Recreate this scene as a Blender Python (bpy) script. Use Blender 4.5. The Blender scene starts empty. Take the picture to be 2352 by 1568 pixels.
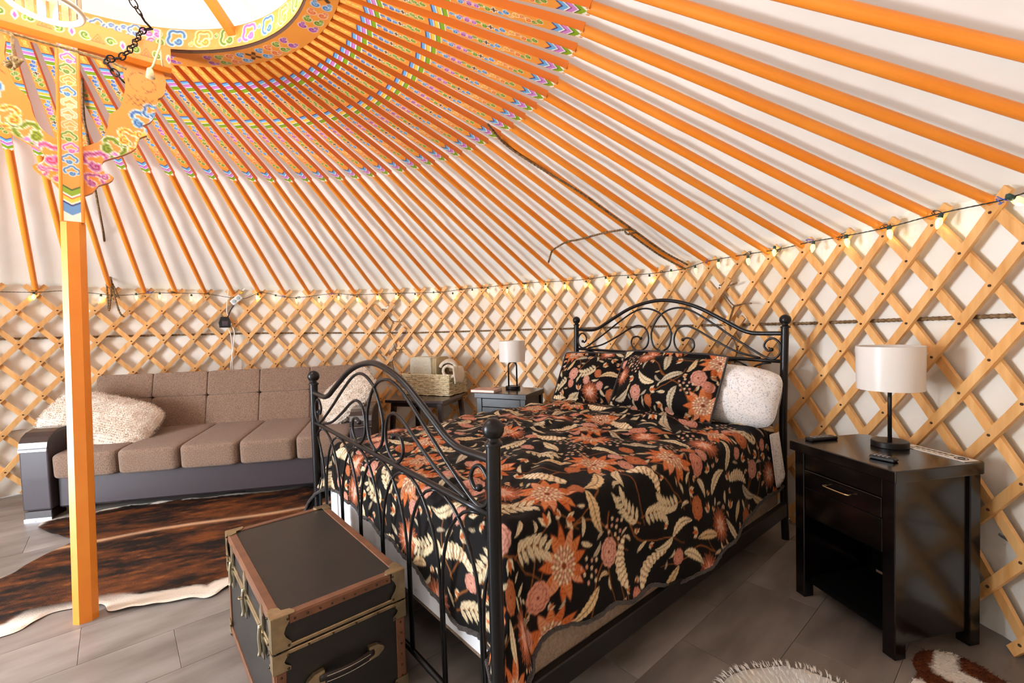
import bpy, bmesh, math, random
import numpy as np
from mathutils import Vector, Matrix
from mathutils.geometry import delaunay_2d_cdt
random.seed(7); rng = np.random.default_rng(11)
sc = bpy.context.scene
COL = sc.collection

# ------------------------------------------------------------------ camera
CAM_H = 1.2737
PITCH, ROLL = 0.0332, -0.0283
def make_camera():
    cp, sp, cr, sr = math.cos(PITCH), math.sin(PITCH), math.cos(ROLL), math.sin(ROLL)
    fwd = Vector((0, cp, -sp)); right0 = Vector((1, 0, 0)); up0 = Vector((0, sp, cp))
    right = right0 * cr + up0 * sr; up = up0 * cr - right0 * sr
    m = Matrix((right, up, -fwd)).transposed().to_4x4(); m.translation = (0, 0, CAM_H)
    cam = bpy.data.cameras.new('camera'); cam.sensor_width = 36; cam.lens = 1049.5 / 2352 * 36
    cam.clip_start = .02
    o = bpy.data.objects.new('camera', cam); COL.objects.link(o); o.matrix_world = m
    sc.camera = o
make_camera()

# ------------------------------------------------------------------ light and exposure
world = bpy.data.worlds.new('sky'); sc.world = world; world.use_nodes = True
bg = world.node_tree.nodes['Background']; bg.inputs[0].default_value = (.86, .93, 1, 1); bg.inputs[1].default_value = WORLD = 1.8
YC = Vector((-1.4127, 1.859, 0)); YR = 3.2618; EAVE = 1.6568      # wall circle
def area(name, loc, aim, sx, sy, power, col):
    L = bpy.data.lights.new(name, 'AREA'); L.shape = 'RECTANGLE'; L.size = sx; L.size_y = sy; L.energy = power; L.color = col
    o = bpy.data.objects.new(name, L); COL.objects.link(o); o.location = loc
    o.rotation_euler = (Vector(aim) - Vector(loc)).to_track_quat('-Z', 'Y').to_euler(); return o
area('door_daylight', (-4.36, .62, 1.0), (0, 2.0, .95), 1.25, 1.6, 200, (.84, .915, 1))
cd = area('crown_daylight', (-1.62, 1.66, 3.06), (-1.60, 1.70, 0), 1.2, 1.2, 11, (.95, .97, 1)); cd.data.shape = 'DISK'
sun = bpy.data.lights.new('sun', 'SUN'); sun.energy = 1.1; sun.angle = .2; sun.color = (1, .92, .80)
so = bpy.data.objects.new('sun', sun); COL.objects.link(so); so.rotation_euler = (math.radians(22), math.radians(-14), 0)
sc.view_settings.view_transform = 'Standard'; sc.view_settings.look = 'None'
sc.view_settings.exposure = 0.38; sc.view_settings.gamma = 1.0; sc.view_settings.use_curve_mapping = False
sc.cycles.use_denoising = True
sc.cycles.max_bounces = 6; sc.cycles.diffuse_bounces = 3; sc.cycles.glossy_bounces = 2; sc.cycles.transmission_bounces = 4
sc.cycles.use_adaptive_sampling = True; sc.cycles.adaptive_threshold = .1; sc.cycles.adaptive_min_samples = 12
sc.cycles.caustics_reflective = False; sc.cycles.caustics_refractive = False
sc.cycles.sample_clamp_indirect = 6

# ------------------------------------------------------------------ helpers
def lin(c):
    """'rrggbb' sRGB to linear"""
    v = [int(c[i:i+2], 16) / 255 for i in (0, 2, 4)]
    return tuple((x / 12.92 if x <= .04045 else ((x + .055) / 1.055) ** 2.4) for x in v)
MATS = {}
def M(name, col, rough=.5, metal=0, col2=None, scale=8, stretch=(1, 1, 1), detail=4, bump=0, bscale=60, bstretch=None,
      attr=False, rnd=0, sheen=0, coat=0, trans=0, glass=0, emit=None, estr=0, lo=.35, hi=.65, spec=.5, mul=None):
    if name in MATS: return MATS[name]
    m = bpy.data.materials.new(name); m.use_nodes = True; MATS[name] = m
    nt = m.node_tree; N = nt.nodes; Lk = nt.links; b = N['Principled BSDF']
    c = lin(col) if isinstance(col, str) else col
    b.inputs['Base Color'].default_value = (*c, 1); b.inputs['Roughness'].default_value = rough; b.inputs['Metallic'].default_value = metal
    b.inputs['Specular IOR Level'].default_value = spec
    if sheen: b.inputs['Sheen Weight'].default_value = sheen; b.inputs['Sheen Roughness'].default_value = .5
    if coat: b.inputs['Coat Weight'].default_value = coat; b.inputs['Coat Roughness'].default_value = .12
    if glass: b.inputs['Transmission Weight'].default_value = glass; b.inputs['IOR'].default_value = 1.45
    if emit: b.inputs['Emission Color'].default_value = (*lin(emit), 1); b.inputs['Emission Strength'].default_value = estr
    def coords(st, sc_, rr):
        tc = N.new('ShaderNodeTexCoord'); mp = N.new('ShaderNodeMapping'); Lk.new(tc.outputs['Object'], mp.inputs[0])
        mp.inputs['Scale'].default_value = st
        if rr:
            oi = N.new('ShaderNodeObjectInfo'); mm = N.new('ShaderNodeMath'); mm.operation = 'MULTIPLY'; mm.inputs[1].default_value = 57
            Lk.new(oi.outputs['Random'], mm.inputs[0]); Lk.new(mm.outputs[0], mp.inputs['Location'])
        nz = N.new('ShaderNodeTexNoise'); nz.inputs['Scale'].default_value = sc_; nz.inputs['Detail'].default_value = detail
        Lk.new(mp.outputs[0], nz.inputs['Vector']); return nz
    src = None
    if attr:
        a = N.new('ShaderNodeVertexColor'); a.layer_name = 'Col'; src = a.outputs[0]
    if col2:
        nz = coords(stretch, scale, rnd); r = N.new('ShaderNodeValToRGB'); r.color_ramp.elements[0].position = lo; r.color_ramp.elements[1].position = hi
        Lk.new(nz.outputs[0], r.inputs[0])
        if attr:
            r.color_ramp.elements[0].color = (1, 1, 1, 1); r.color_ramp.elements[1].color = (*lin(col2), 1)
            mx = N.new('ShaderNodeMixRGB'); mx.blend_type = 'MULTIPLY'; mx.inputs[0].default_value = 1
            Lk.new(src, mx.inputs[1]); Lk.new(r.outputs[0], mx.inputs[2]); src = mx.outputs[0]
        else:
            r.color_ramp.elements[0].color = (*c, 1); r.color_ramp.elements[1].color = (*lin(col2), 1); src = r.outputs[0]
    if rnd:
        oi = N.new('ShaderNodeObjectInfo'); hs = N.new('ShaderNodeHueSaturation'); mr = N.new('ShaderNodeMapRange')
        mr.inputs[3].default_value = 1 - rnd; mr.inputs[4].default_value = 1 + rnd
        Lk.new(oi.outputs['Random'], mr.inputs[0]); Lk.new(mr.outputs[0], hs.inputs['Value'])
        if src: Lk.new(src, hs.inputs['Color'])
        else: hs.inputs['Color'].default_value = (*c, 1)
        src = hs.outputs[0]
    if src: Lk.new(src, b.inputs['Base Color'])
    if bump:
        nz = coords(bstretch or stretch, bscale, 0); bp = N.new('ShaderNodeBump'); bp.inputs['Strength'].default_value = min(1, bump * 3); bp.inputs['Distance'].default_value = bump * .02
        Lk.new(nz.outputs[0], bp.inputs['Height']); Lk.new(bp.outputs[0], b.inputs['Normal'])
    if trans:
        t = N.new('ShaderNodeBsdfTranslucent'); t.inputs[0].default_value = (*c, 1)
        mx = N.new('ShaderNodeMixShader'); mx.inputs[0].default_value = trans
        Lk.new(b.outputs[0], mx.inputs[1]); Lk.new(t.outputs[0], mx.inputs[2])
        Lk.new(mx.outputs[0], N['Material Output'].inputs[0])
    return m

def tag(o, label=None, cat=None, group=None, kind=None):
    if label: o['label'] = label
    if cat: o['category'] = cat
    if group: o['group'] = group
    if kind: o['kind'] = kind
    return o
def empty(name, loc=(0, 0, 0), rz=0, label=None, cat=None, group=None, parent=None):
    o = bpy.data.objects.new(name, None); COL.objects.link(o); o.location = loc; o.rotation_euler = (0, 0, rz)
    o.empty_display_size = .05
    if parent: o.parent = parent
    return tag(o, label, cat, group)
def link(name, me, parent=None, loc=None, mw=None):
    o = bpy.data.objects.new(name, me); COL.objects.link(o)
    if parent: o.parent = parent
    if loc is not None: o.location = loc
    if mw is not None: o.matrix_local = mw
    return o
def copy_tree(o, parent=None):
    c = o.copy(); COL.objects.link(c); c.parent = parent
    for ch in list(o.children): copy_tree(ch, c)
    return c

class MB:
    """collects pieces of ONE mesh"""
    def __init__(s): s.v = []; s.f = []; s.n = 0
    def add(s, V, F):
        V = np.asarray(V, float).reshape(-1, 3); s.v.append(V); s.f += [tuple(i + s.n for i in f) for f in F]; s.n += len(V); return s
    def box(s, c, d, rz=0, bev=0, m=None):
        x, y, z = (np.array(d) / 2)
        b = min(bev, x * .9, y * .9, z * .9)
        if b <= 0:
            V = [(sx * x, sy * y, sz * z) for sz in (-1, 1) for sx, sy in ((-1, -1), (1, -1), (1, 1), (-1, 1))]
            F = [(3, 2, 1, 0), (4, 5, 6, 7), (0, 1, 5, 4), (1, 2, 6, 5), (2, 3, 7, 6), (3, 0, 4, 7)]
        else:
            V = []; idx = {}
            for sx in (-1, 1):
                for sy in (-1, 1):
                    for sz in (-1, 1):
                        for k in range(3):
                            p = [sx * (x - b), sy * (y - b), sz * (z - b)]; p[k] = (sx * x, sy * y, sz * z)[k]
                            idx[sx, sy, sz, k] = len(V); V.append(p)
            I = lambda a, k: idx[(*a, k)]
            F = []
            for k in range(3):
                i, j = [q for q in range(3) if q != k]
                for sg in (-1, 1):
                    cs = []
                    for a, bb in ((-1, -1), (1, -1), (1, 1), (-1, 1)):
                        t = [0, 0, 0]; t[k] = sg; t[i] = a; t[j] = bb; cs.append(I(t, k))
                    F.append(tuple(cs if sg * (1, -1, 1)[k] > 0 else cs[::-1]))
                for a in (-1, 1):
                    for bb in (-1, 1):
                        lo = [0, 0, 0]; hi = [0, 0, 0]; lo[k] = -1; hi[k] = 1
                        for t in (lo, hi): t[i] = a; t[j] = bb
                        F.append((I(lo, i), I(hi, i), I(hi, j), I(lo, j)))
            for sx in (-1, 1):
                for sy in (-1, 1):
                    for sz in (-1, 1): F.append(tuple(I((sx, sy, sz), k) for k in range(3)))
        V = np.array(V, float)
        if m is not None: V = V @ np.array(m)[:3, :3].T
        if rz:
            co, si = math.cos(rz), math.sin(rz); V = V @ np.array(((co, si, 0), (-si, co, 0), (0, 0, 1)))
        return s.add(V + np.array(c), F)
    def tube(s, pts, r, seg=8, closed=False, caps=True, flat=1.0, up=None, lobes=0, pitch=.03, lob=.22):
        P = np.asarray(pts, float); n = len(P); r = np.broadcast_to(np.asarray(r, float), (n,))
        T = np.gradient(P, axis=0) if not closed else (np.roll(P, -1, 0) - np.roll(P, 1, 0))
        T /= np.maximum(np.linalg.norm(T, axis=1)[:, None], 1e-9)
        u = np.array(up if up is not None else ((0, 0, 1) if abs(T[0][2]) < .9 else (1, 0, 0)), float)
        V = []; acc = 0
        for k in range(n):
            if k: acc += np.linalg.norm(P[k] - P[k-1])
            if up is not None: u = np.array(up, float)
            a = u - T[k] * (u @ T[k]); nn = np.linalg.norm(a)
            if nn < 1e-6: a = np.cross(T[k], (1, 0, .3)); nn = np.linalg.norm(a)
            a /= nn; bb = np.cross(T[k], a); u = a
            th = np.arange(seg) / seg * 2 * math.pi
            rr = r[k] * (1 + (lob * np.cos(lobes * (th - acc / pitch * 2 * math.pi / max(lobes, 1))) if lobes else 0 * th))
            V.append(P[k] + np.outer(np.cos(th) * rr, a) * flat + np.outer(np.sin(th) * rr, bb))
        F = []
        for k in range(n if closed else n - 1):
            k2 = (k + 1) % n
            for j in range(seg):
                j2 = (j + 1) % seg; F.append((k * seg + j, k * seg + j2, k2 * seg + j2, k2 * seg + j))
        if caps and not closed: F.append(tuple(range(seg))[::-1]); F.append(tuple((n - 1) * seg + j for j in range(seg)))
        return s.add(np.concatenate(V), F)
    def lathe(s, prof, seg=24, c=(0, 0, 0), caps=True):
        th = np.arange(seg) / seg * 2 * math.pi; V = []
        for r, z in prof: V.append(np.stack([r * np.cos(th), r * np.sin(th), np.full(seg, z)], 1))
        F = [(k * seg + j, k * seg + (j + 1) % seg, (k + 1) * seg + (j + 1) % seg, (k + 1) * seg + j) for k in range(len(prof) - 1) for j in range(seg)]
        if caps: F.append(tuple(range(seg))[::-1]); F.append(tuple((len(prof) - 1) * seg + j for j in range(seg)))
        return s.add(np.concatenate(V) + np.array(c), F)
    def ball(s, c, r, seg=16, ring=10):
        return s.lathe([(max(1e-4, r * math.sin(math.pi * k / ring)), -r * math.cos(math.pi * k / ring)) for k in range(ring + 1)], seg, c)
    def prism(s, pts, o, ux, uy, nrm, th):
        """flat outline (2D) at origin o with axes ux, uy, pushed th along nrm"""
        o, ux, uy, nrm = (np.array(q, float) for q in (o, ux, uy, nrm)); n = len(pts)
        A = np.array([o + ux * p[0] + uy * p[1] for p in pts]); B = A + nrm * th
        F = [tuple(range(n))[::-1], tuple(range(n, 2 * n))] + [(i, (i + 1) % n, n + (i + 1) % n, n + i) for i in range(n)]
        return s.add(np.concatenate([A, B]), F)
    def grid(s, G, closed_u=False):
        G = np.asarray(G, float); a, b = G.shape[:2]; s.add(G.reshape(-1, 3), grid_faces(a, b, closed_u)); return s
    def mesh(s, name, mat, smooth=False):
        me = bpy.data.meshes.new(name); V = np.concatenate(s.v); me.from_pydata(V.tolist(), [], s.f)
        for m in (mat if isinstance(mat, (list, tuple)) else [mat]): me.materials.append(m)
        if smooth is True: me.polygons.foreach_set('use_smooth', [True] * len(me.polygons))
        elif smooth: me.polygons.foreach_set('use_smooth', [True] * len(me.polygons)); me.set_sharp_from_angle(angle=smooth)
        me.update(); return me
    def obj(s, name, mat, parent=None, smooth=False, loc=None, mw=None):
        return link(name, s.mesh(name, mat, smooth), parent, loc, mw)
def grid_faces(a, b, closed=False):
    i = np.arange(a if closed else a - 1)[:, None]; j = np.arange(b - 1)[None]
    i2 = (i + 1) % a
    return np.stack(np.broadcast_arrays(i * b + j, i2 * b + j, i2 * b + j + 1, i * b + j + 1), -1).reshape(-1, 4).tolist()
def fast_grid(name, G, mat, col=None, smooth=True, keep=None, closed=False):
    """dense grid mesh with an optional colour per vertex"""
    a, b = G.shape[:2]
    F = np.array(grid_faces(a, b, closed), np.int32)
    if keep is not None: F = F[keep.reshape(-1)]
    me = bpy.data.meshes.new(name); me.vertices.add(a * b); me.vertices.foreach_set('co', G.reshape(-1).astype(np.float32))
    n = len(F); me.loops.add(n * 4); me.loops.foreach_set('vertex_index', F.reshape(-1)); me.polygons.add(n)
    me.polygons.foreach_set('loop_start', np.arange(n, dtype=np.int32) * 4); me.polygons.foreach_set('use_smooth', np.full(n, smooth))
    me.materials.append(mat); me.update(calc_edges=True); me.validate()
    if col is not None: set_col(me, col.reshape(-1, 3))
    return me
def set_col(me, c):
    ca = me.color_attributes.new('Col', 'FLOAT_COLOR', 'POINT')
    ca.data.foreach_set('color', np.concatenate([c, np.ones((len(c), 1))], 1).astype(np.float32).reshape(-1))
def smooth_path(pts, per=6, closed=False):
    P = np.array(pts, float); out = []; n = len(P)
    for i in range(n if closed else n - 1):
        p1, p2 = P[i], P[(i + 1) % n]
        p0 = P[i - 1] if (i > 0 or closed) else 2 * p1 - p2
        p3 = P[(i + 2) % n] if (i + 2 < n or closed) else 2 * p2 - p1
        for k in range(per):
            t = k / per
            out.append(.5 * (2 * p1 + (p2 - p0) * t + (2 * p0 - 5 * p1 + 4 * p2 - p3) * t * t + (3 * p1 - p0 - 3 * p2 + p3) * t ** 3))
    if not closed: out.append(P[-1])
    return np.array(out)
def resample(P, step):
    P = np.asarray(P, float); d = np.r_[0, np.cumsum(np.linalg.norm(np.diff(P, axis=0), axis=1))]
    n = max(2, int(d[-1] / step) + 1); t = np.linspace(0, d[-1], n)
    return np.stack([np.interp(t, d, P[:, k]) for k in range(P.shape[1])], 1)
def rope_mesh(mb, pts, r, step=None, per=6):
    P = resample(smooth_path(pts, per), step or r * 1.1)
    return mb.tube(P, r, 6, lobes=2, pitch=r * 3.2, lob=.2)
_lat = rng.random((64, 64, 2))
def vnoise(x, y, s=0):
    x = np.asarray(x, float) + s * 17.3; y = np.asarray(y, float) + s * 9.1
    xi = np.floor(x).astype(int); yi = np.floor(y).astype(int); fx = x - xi; fy = y - yi
    fx = fx * fx * (3 - 2 * fx); fy = fy * fy * (3 - 2 * fy); g = lambda a, b: _lat[a % 64, b % 64, 0]
    return (g(xi, yi) * (1 - fx) + g(xi + 1, yi) * fx) * (1 - fy) + (g(xi, yi + 1) * (1 - fx) + g(xi + 1, yi + 1) * fx) * fy
def fbm(x, y, s=0, o=3):
    return sum(vnoise(x * 2 ** k, y * 2 ** k, s + k) * .5 ** k for k in range(o)) / (2 - .5 ** (o - 1))

# ---- a paint canvas: flat print is rasterised here and ends up as colour per vertex
class Canvas:
    def __init__(s, w, h, px, bgc):
        s.px = px; s.w = int(w / px) + 2; s.h = int(h / px) + 2; s.a = np.zeros((s.h, s.w, 3)); s.a[:] = lin(bgc)
    def win(s, x0, x1, y0, y1):
        i0, i1 = max(0, int(x0 / s.px) - 1), min(s.w, int(x1 / s.px) + 3); j0, j1 = max(0, int(y0 / s.px) - 1), min(s.h, int(y1 / s.px) + 3)
        if i1 <= i0 or j1 <= j0: return None
        X, Y = np.meshgrid(np.arange(i0, i1) * s.px, np.arange(j0, j1) * s.px); return (slice(j0, j1), slice(i0, i1)), X, Y
    def put(s, sl, al, c):
        c = np.array(lin(c) if isinstance(c, str) else c); s.a[sl] += (c - s.a[sl]) * np.clip(al, 0, 1)[..., None]
    def poly(s, P, c, al=1.):
        P = np.asarray(P, float); w = s.win(P[:, 0].min(), P[:, 0].max(), P[:, 1].min(), P[:, 1].max())
        if w is None: return
        sl, X, Y = w; acc = np.zeros(X.shape); Q = np.roll(P, -1, 0)
        for ox, oy in ((-.25, -.25), (.25, .25)):
            ins = np.zeros(X.shape, bool); x = X + ox * s.px; y = Y + oy * s.px
            for (x1, y1), (x2, y2) in zip(P, Q):
                if y1 == y2: continue
                ins ^= ((y1 > y) != (y2 > y)) & (x < (x2 - x1) * (y - y1) / (y2 - y1) + x1)
            acc += ins * .5
        s.put(sl, acc * al, c)
    def line(s, P, wd, c, al=1., wd2=None):
        P = np.asarray(P, float); m = max(wd, wd2 or 0); w = s.win(P[:, 0].min() - m, P[:, 0].max() + m, P[:, 1].min() - m, P[:, 1].max() + m)
        if w is None: return
        sl, X, Y = w; D = np.full(X.shape, 9.); n = len(P) - 1
        for k in range(n):
            a, b = P[k], P[k + 1]; d = b - a; L = d @ d + 1e-12
            t = np.clip(((X - a[0]) * d[0] + (Y - a[1]) * d[1]) / L, 0, 1)
            wk = wd if wd2 is None else wd + (wd2 - wd) * (k + t) / n
            D = np.minimum(D, np.hypot(X - a[0] - t * d[0], Y - a[1] - t * d[1]) - wk / 2)
        s.put(sl, (.5 - D / s.px) * al, c)
    def disc(s, x, y, r, c, al=1.):
        w = s.win(x - r, x + r, y - r, y + r)
        if w is None: return
        sl, X, Y = w; s.put(sl, (.5 - (np.hypot(X - x, Y - y) - r) / s.px) * al, c)
    def sample(s, x, y):
        x = np.clip(np.asarray(x) / s.px, 0, s.w - 1.01); y = np.clip(np.asarray(y) / s.px, 0, s.h - 1.01)
        i = x.astype(int); j = y.astype(int); fx = (x - i)[..., None]; fy = (y - j)[..., None]; A = s.a
        return (A[j, i] * (1 - fx) + A[j, i + 1] * fx) * (1 - fy) + (A[j + 1, i] * (1 - fx) + A[j + 1, i + 1] * fx) * fy
def spiral(x, y, r, a0, turns=1.2, sg=1, n=16, r0=.15):
    t = np.linspace(0, 1, n); rr = r * (1 - (1 - r0) * t); th = a0 + sg * turns * 2 * math.pi * t
    return np.stack([x + rr * np.cos(th), y + rr * np.sin(th)], 1)
def scroll(cv, x, y, r, a0, c, dark, sg=1, white='fff3dc', turns=1.1, w=.42):
    """painted cloud curl: white rim, colour band, dark core line"""
    P = spiral(x, y, r, a0, turns, sg)
    cv.line(P, r * w * 2.3, white); cv.line(P, r * w * 1.65, c); cv.line(P[2:], r * w * .5, dark)
def cloud(cv, x, y, r, a, c, dark, sg=1, white='fff3dc'):
    """three-lobed cloud outline with a curl"""
    P = []
    for k in range(3):
        b = a + (k - 1) * 1.35; cx, cy = x + r * .62 * math.cos(b), y + r * .62 * math.sin(b)
        for t in np.linspace(-1.25, 1.25, 8): P.append((cx + r * .5 * math.cos(b + t), cy + r * .5 * math.sin(b + t)))
    P = np.array(P); Q = spiral(x - r * .55 * math.cos(a) * .6, y - r * .55 * math.sin(a) * .6, r * .42, a + sg * 1.2, 1.1, sg)
    for wdt, cc in ((.56, white), (.42, c), (.12, dark)):
        cv.line(P, r * wdt, cc); cv.line(Q, r * wdt, cc)
C_BLUE, C_NAVY, C_PINK, C_PURP, C_GREEN, C_DKG, C_YEL, C_RED, C_BRN, C_WHITE = '6fb0dd', '25357f', 'd985cc', '8e2f86', '8fae1c', '3f5b1a', 'ffd04a', 'e8582a', '5a3517', 'fff6e4'
# ------------------------------------------------------------------ materials of the shell
m_canvas = M('white_canvas', 'f5f1ea', .85, col2='eee4d4', scale=2.2, bump=.25, bscale=7, bstretch=(1, 1, .35), trans=.0, spec=.2)
m_roofcloth = M('roof_cloth', 'f4efe6', .85, col2='ebe5da', scale=1.6, bump=.3, bscale=5, trans=.125, spec=.2)
m_cap = M('crown_cloth', 'fdeedb', .9, trans=.42, spec=.1)
m_wood = M('lattice_pine', 'efbb7a', .55, col2='d89a55', scale=3, stretch=(9, 9, 1.2), rnd=.14, bump=.08, bscale=30, lo=.3, hi=.75)
m_orange = M('orange_paint', 'fb9a36', .38, rnd=.06, col2='f58b24', scale=3)
m_paint = M('painted_ornament', 'ffffff', .42, attr=True)
m_knot = M('leather_knot', '4a2c18', .8)
m_rope = M('hair_rope', '8f7350', .95, col2='64492c', scale=60, lo=.4, hi=.6)
m_twine = M('tan_rope', 'b79a6a', .9, col2='8a6d44', scale=80)
m_tile = M('floor_tile', '948b85', .42, col2='6b625b', scale=2.6, stretch=(1, 3.2, 1), detail=8, rnd=.16, bump=.05, bscale=30, lo=.3, hi=.72)
m_grout = M('tile_joint', '7a716a', .8)
m_iron = M('black_iron', '1d1c1d', .3, metal=.45)
m_chain = M('chain_steel', '2a2522', .4, metal=.9)
ORANGE = 'f89c3c'; ORANGE_D = 'f6842a'

# ------------------------------------------------------------------ floor
FLOOR_RZ = math.radians(41)
def build_floor():
    mb = MB().lathe([(YR + .1, -.06), (YR + .1, -.006)], 64, (YC.x, YC.y, 0)); fl = mb.obj('floor', m_grout); tag(fl, 'grey brown vinyl tile floor', kind='structure')
    W, L = .305, .61
    t = MB().box((0, 0, -.004), (L - .0014, W - .0014, .008), bev=.0006).mesh('floor_tile', m_tile)
    c, s = math.cos(FLOOR_RZ), math.sin(FLOOR_RZ)
    a0, b0 = .03, .166
    for j in range(-10, 22):
        for i in range(-9, 12):
            a = (i + (.5 if j % 2 else 0)) * L + a0 + .11; b = j * W + b0
            x = a * c - b * s; y = a * s + b * c
            if math.hypot(x - YC.x, y - YC.y) > YR + .12: continue
            o = link('floor_tile', t, fl, (x, y, 0)); o.rotation_euler = (0, 0, FLOOR_RZ)
build_floor()

# ------------------------------------------------------------------ wall cloth and roof cloth
RC = Vector((-1.6191, 1.6573, 2.7979)); RR = .9968
A0, DA = -.9114, .074
def eave(a, dz=0, dr=0): return np.array((YC.x + (YR + dr) * math.sin(a), YC.y + (YR + dr) * math.cos(a), EAVE + dz))
def ringpt(g, dz=0, r=RR): return np.array((RC.x + r * math.sin(g), RC.y + r * math.cos(g), RC.z + dz))
def g_of(a): return a * .8917 - .191
DOOR_A = (-2.17, -1.77)
def build_shell():
    n, k = 420, 24
    A = np.linspace(DOOR_A[0] + 2 * math.pi - .06 * 0, DOOR_A[1], n)[::-1] if False else np.linspace(DOOR_A[1], DOOR_A[0] + 2 * math.pi, n)
    Z = np.linspace(0, EAVE + .1, k); G = np.zeros((n, k, 3))
    AA, ZZ = np.meshgrid(A, Z, indexing='ij')
    wr = .034 * (fbm(AA * 26, ZZ * 1.6, 1) - .5) + .02 * (fbm(AA * 70, ZZ * 1.1, 5) - .5)
    r = YR + .05 + wr * np.clip(1.15 - ZZ / (EAVE + .1), .25, 1)
    G[..., 0] = YC.x + r * np.sin(AA); G[..., 1] = YC.y + r * np.cos(AA); G[..., 2] = ZZ
    o = link('wall_round', fast_grid('wall_round', G, m_canvas)); tag(o, 'cream canvas lining of the round yurt wall', kind='structure')
    # door head strip over the opening
    A2 = np.linspace(DOOR_A[0], DOOR_A[1], 12); G = np.zeros((12, 2, 3))
    for i, a in enumerate(A2):
        for j, z in enumerate((1.6, EAVE + .1)): G[i, j] = (YC.x + (YR + .05) * math.sin(a), YC.y + (YR + .05) * math.cos(a), z)
    o = link('wall_door_head', fast_grid('wall_door_head', G, m_canvas)); tag(o, 'canvas strip over the doorway', kind='structure')
    # roof cloth over the poles
    n, k = 360, 40; A = np.arange(n) / n * 2 * math.pi; G = np.zeros((n, k, 3))
    for i, a in enumerate(A):
        aa = (a + math.pi) % (2 * math.pi) - math.pi
        E = eave(aa, .075, .055); P = None
        # ring angle follows the poles in view and closes the circle behind the camera
        Gp = ringpt(g_of(aa) if abs(aa) < 2.6 else aa * .8917 - .191 * (1 - (abs(aa) - 2.6) / .5416) * 1 + (aa * .1083) * ((abs(aa) - 2.6) / .5416), .07, RR + .02)
        K = E + .6 * (Gp - E) + np.array((0, 0, .0874))
        for j in range(k):
            t = j / (k - 1); P = E + (K - E) * t / .6 if t < .6 else K + (Gp - K) * (t - .6) / .4
            G[i, j] = P
    w = (fbm(np.repeat(A[:, None] * 9, k, 1), np.repeat(np.arange(k)[None] * .35, n, 0), 3) - .5) * .03
    fade = np.sin(np.linspace(0, math.pi, k)) ** .5; G[..., 2] += w * fade
    o = link('ceiling', fast_grid('ceiling', G, m_roofcloth, closed=True)); tag(o, 'pale canvas roof lining above the poles', kind='structure')
    # crown cover
    n, k = 64, 8; G = np.zeros((n, k, 3))
    for i in range(n):
        for j in range(k):
            r = 1.09 * (1 - j / (k - 1)) + .001; th = i / n * 2 * math.pi
            G[i, j] = (RC.x + r * math.cos(th), RC.y + r * math.sin(th), 2.93 + .34 * math.cos(min(r, 1.09) / 1.09 * math.pi / 2) + .012 * math.sin(th * 7 + r * 9))
    o = link('ceiling_crown_cover', fast_grid('ceiling_crown_cover', G, m_cap, closed=True)); tag(o, 'bright cream cloth over the crown opening', kind='structure')
build_shell()

# ------------------------------------------------------------------ lattice walls
ROWZ = [1.657, 1.52, 1.38, 1.235, 1.09, .945, .80, .655, .51, .365, .21, .055]
def rowz(r):
    if r < 0: return ROWZ[0] - r * .14
    if r > 11: return ROWZ[11] - (r - 11) * .15
    return float(np.interp(r, range(12), ROWZ))
SLW, SLT = .038, .016
def slat_mesh(name, i_top, sg, r0, r1):
    """slat through top node index i_top; sg -1: goes down to the left (inner layer), +1: down to the right (outer layer)"""
    n = 10; rr = YR + (-.009 if sg < 0 else .009); V = []
    for k in range(n + 1):
        r = r0 + (r1 - r0) * k / n; a = (i_top + sg * r * .5) * DA; z = rowz(r)
        e = np.array((math.cos(a), -math.sin(a), 0)); nr = np.array((math.sin(a), math.cos(a), 0))   # tangent along +index, outward
        dz = rowz(r + .5) - rowz(r - .5); t = e * (sg * .5 * DA * YR) + np.array((0, 0, dz)); t /= np.linalg.norm(t)
        w = np.cross(nr, t); p = nr * rr + np.array((0, 0, z))
        for sx, sy in ((-1, -1), (1, -1), (1, 1), (-1, 1)): V.append(p + w * sx * SLW / 2 + nr * sy * SLT / 2)
    F = [(4 * k + j, 4 * k + (j + 1) % 4, 4 * k + 4 + (j + 1) % 4, 4 * k + 4 + j) for k in range(n) for j in range(4)] + [(3, 2, 1, 0), (4 * n, 4 * n + 1, 4 * n + 2, 4 * n + 3)]
    mb = MB().add(V, F); return mb.mesh(name, m_wood)
FULL = {sg: slat_mesh('slat', 0, sg, -.52, 11.3) for sg in (-1, 1)}
def lattice(i0, i1, label):
    th = empty('wall_lattice', (YC.x, YC.y, 0), -A0, label, 'lattice', 'lattice wall sections')
    lo, hi = i0 - .42, i1 + .42; kn = MB()
    for sg in (1, -1):
        for i in range(i0 - 7, i1 + 8):
            # rows where lo <= i + sg*r/2 <= hi
            ra, rb = ((lo - i) * 2, (hi - i) * 2) if sg > 0 else ((i - hi) * 2, (i - lo) * 2)
            r0, r1 = max(-.52, ra), min(11.3, rb)
            if r1 - r0 < .8: continue
            if r0 == -.52 and r1 == 11.3: o = link('slat', FULL[sg], th); o.rotation_euler = (0, 0, -i * DA)
            else: link('slat', slat_mesh('slat', i, sg, r0, r1), th)
    for r in range(12):
        for i2 in range(2 * i0, 2 * i1 + 1):
            if (i2 - r) % 2: continue
            a = i2 * .5 * DA; p = np.array((math.sin(a), math.cos(a), 0)) * (YR - .019) + (0, 0, rowz(r) + random.uniform(-.003, .003))
            kn.box(p, (.012, .008, .010), -a, .003)
    tag(kn.obj('knots', m_knot, th), kind='stuff')
    if i0 > -9: joint(th, i0 - .5)
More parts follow.
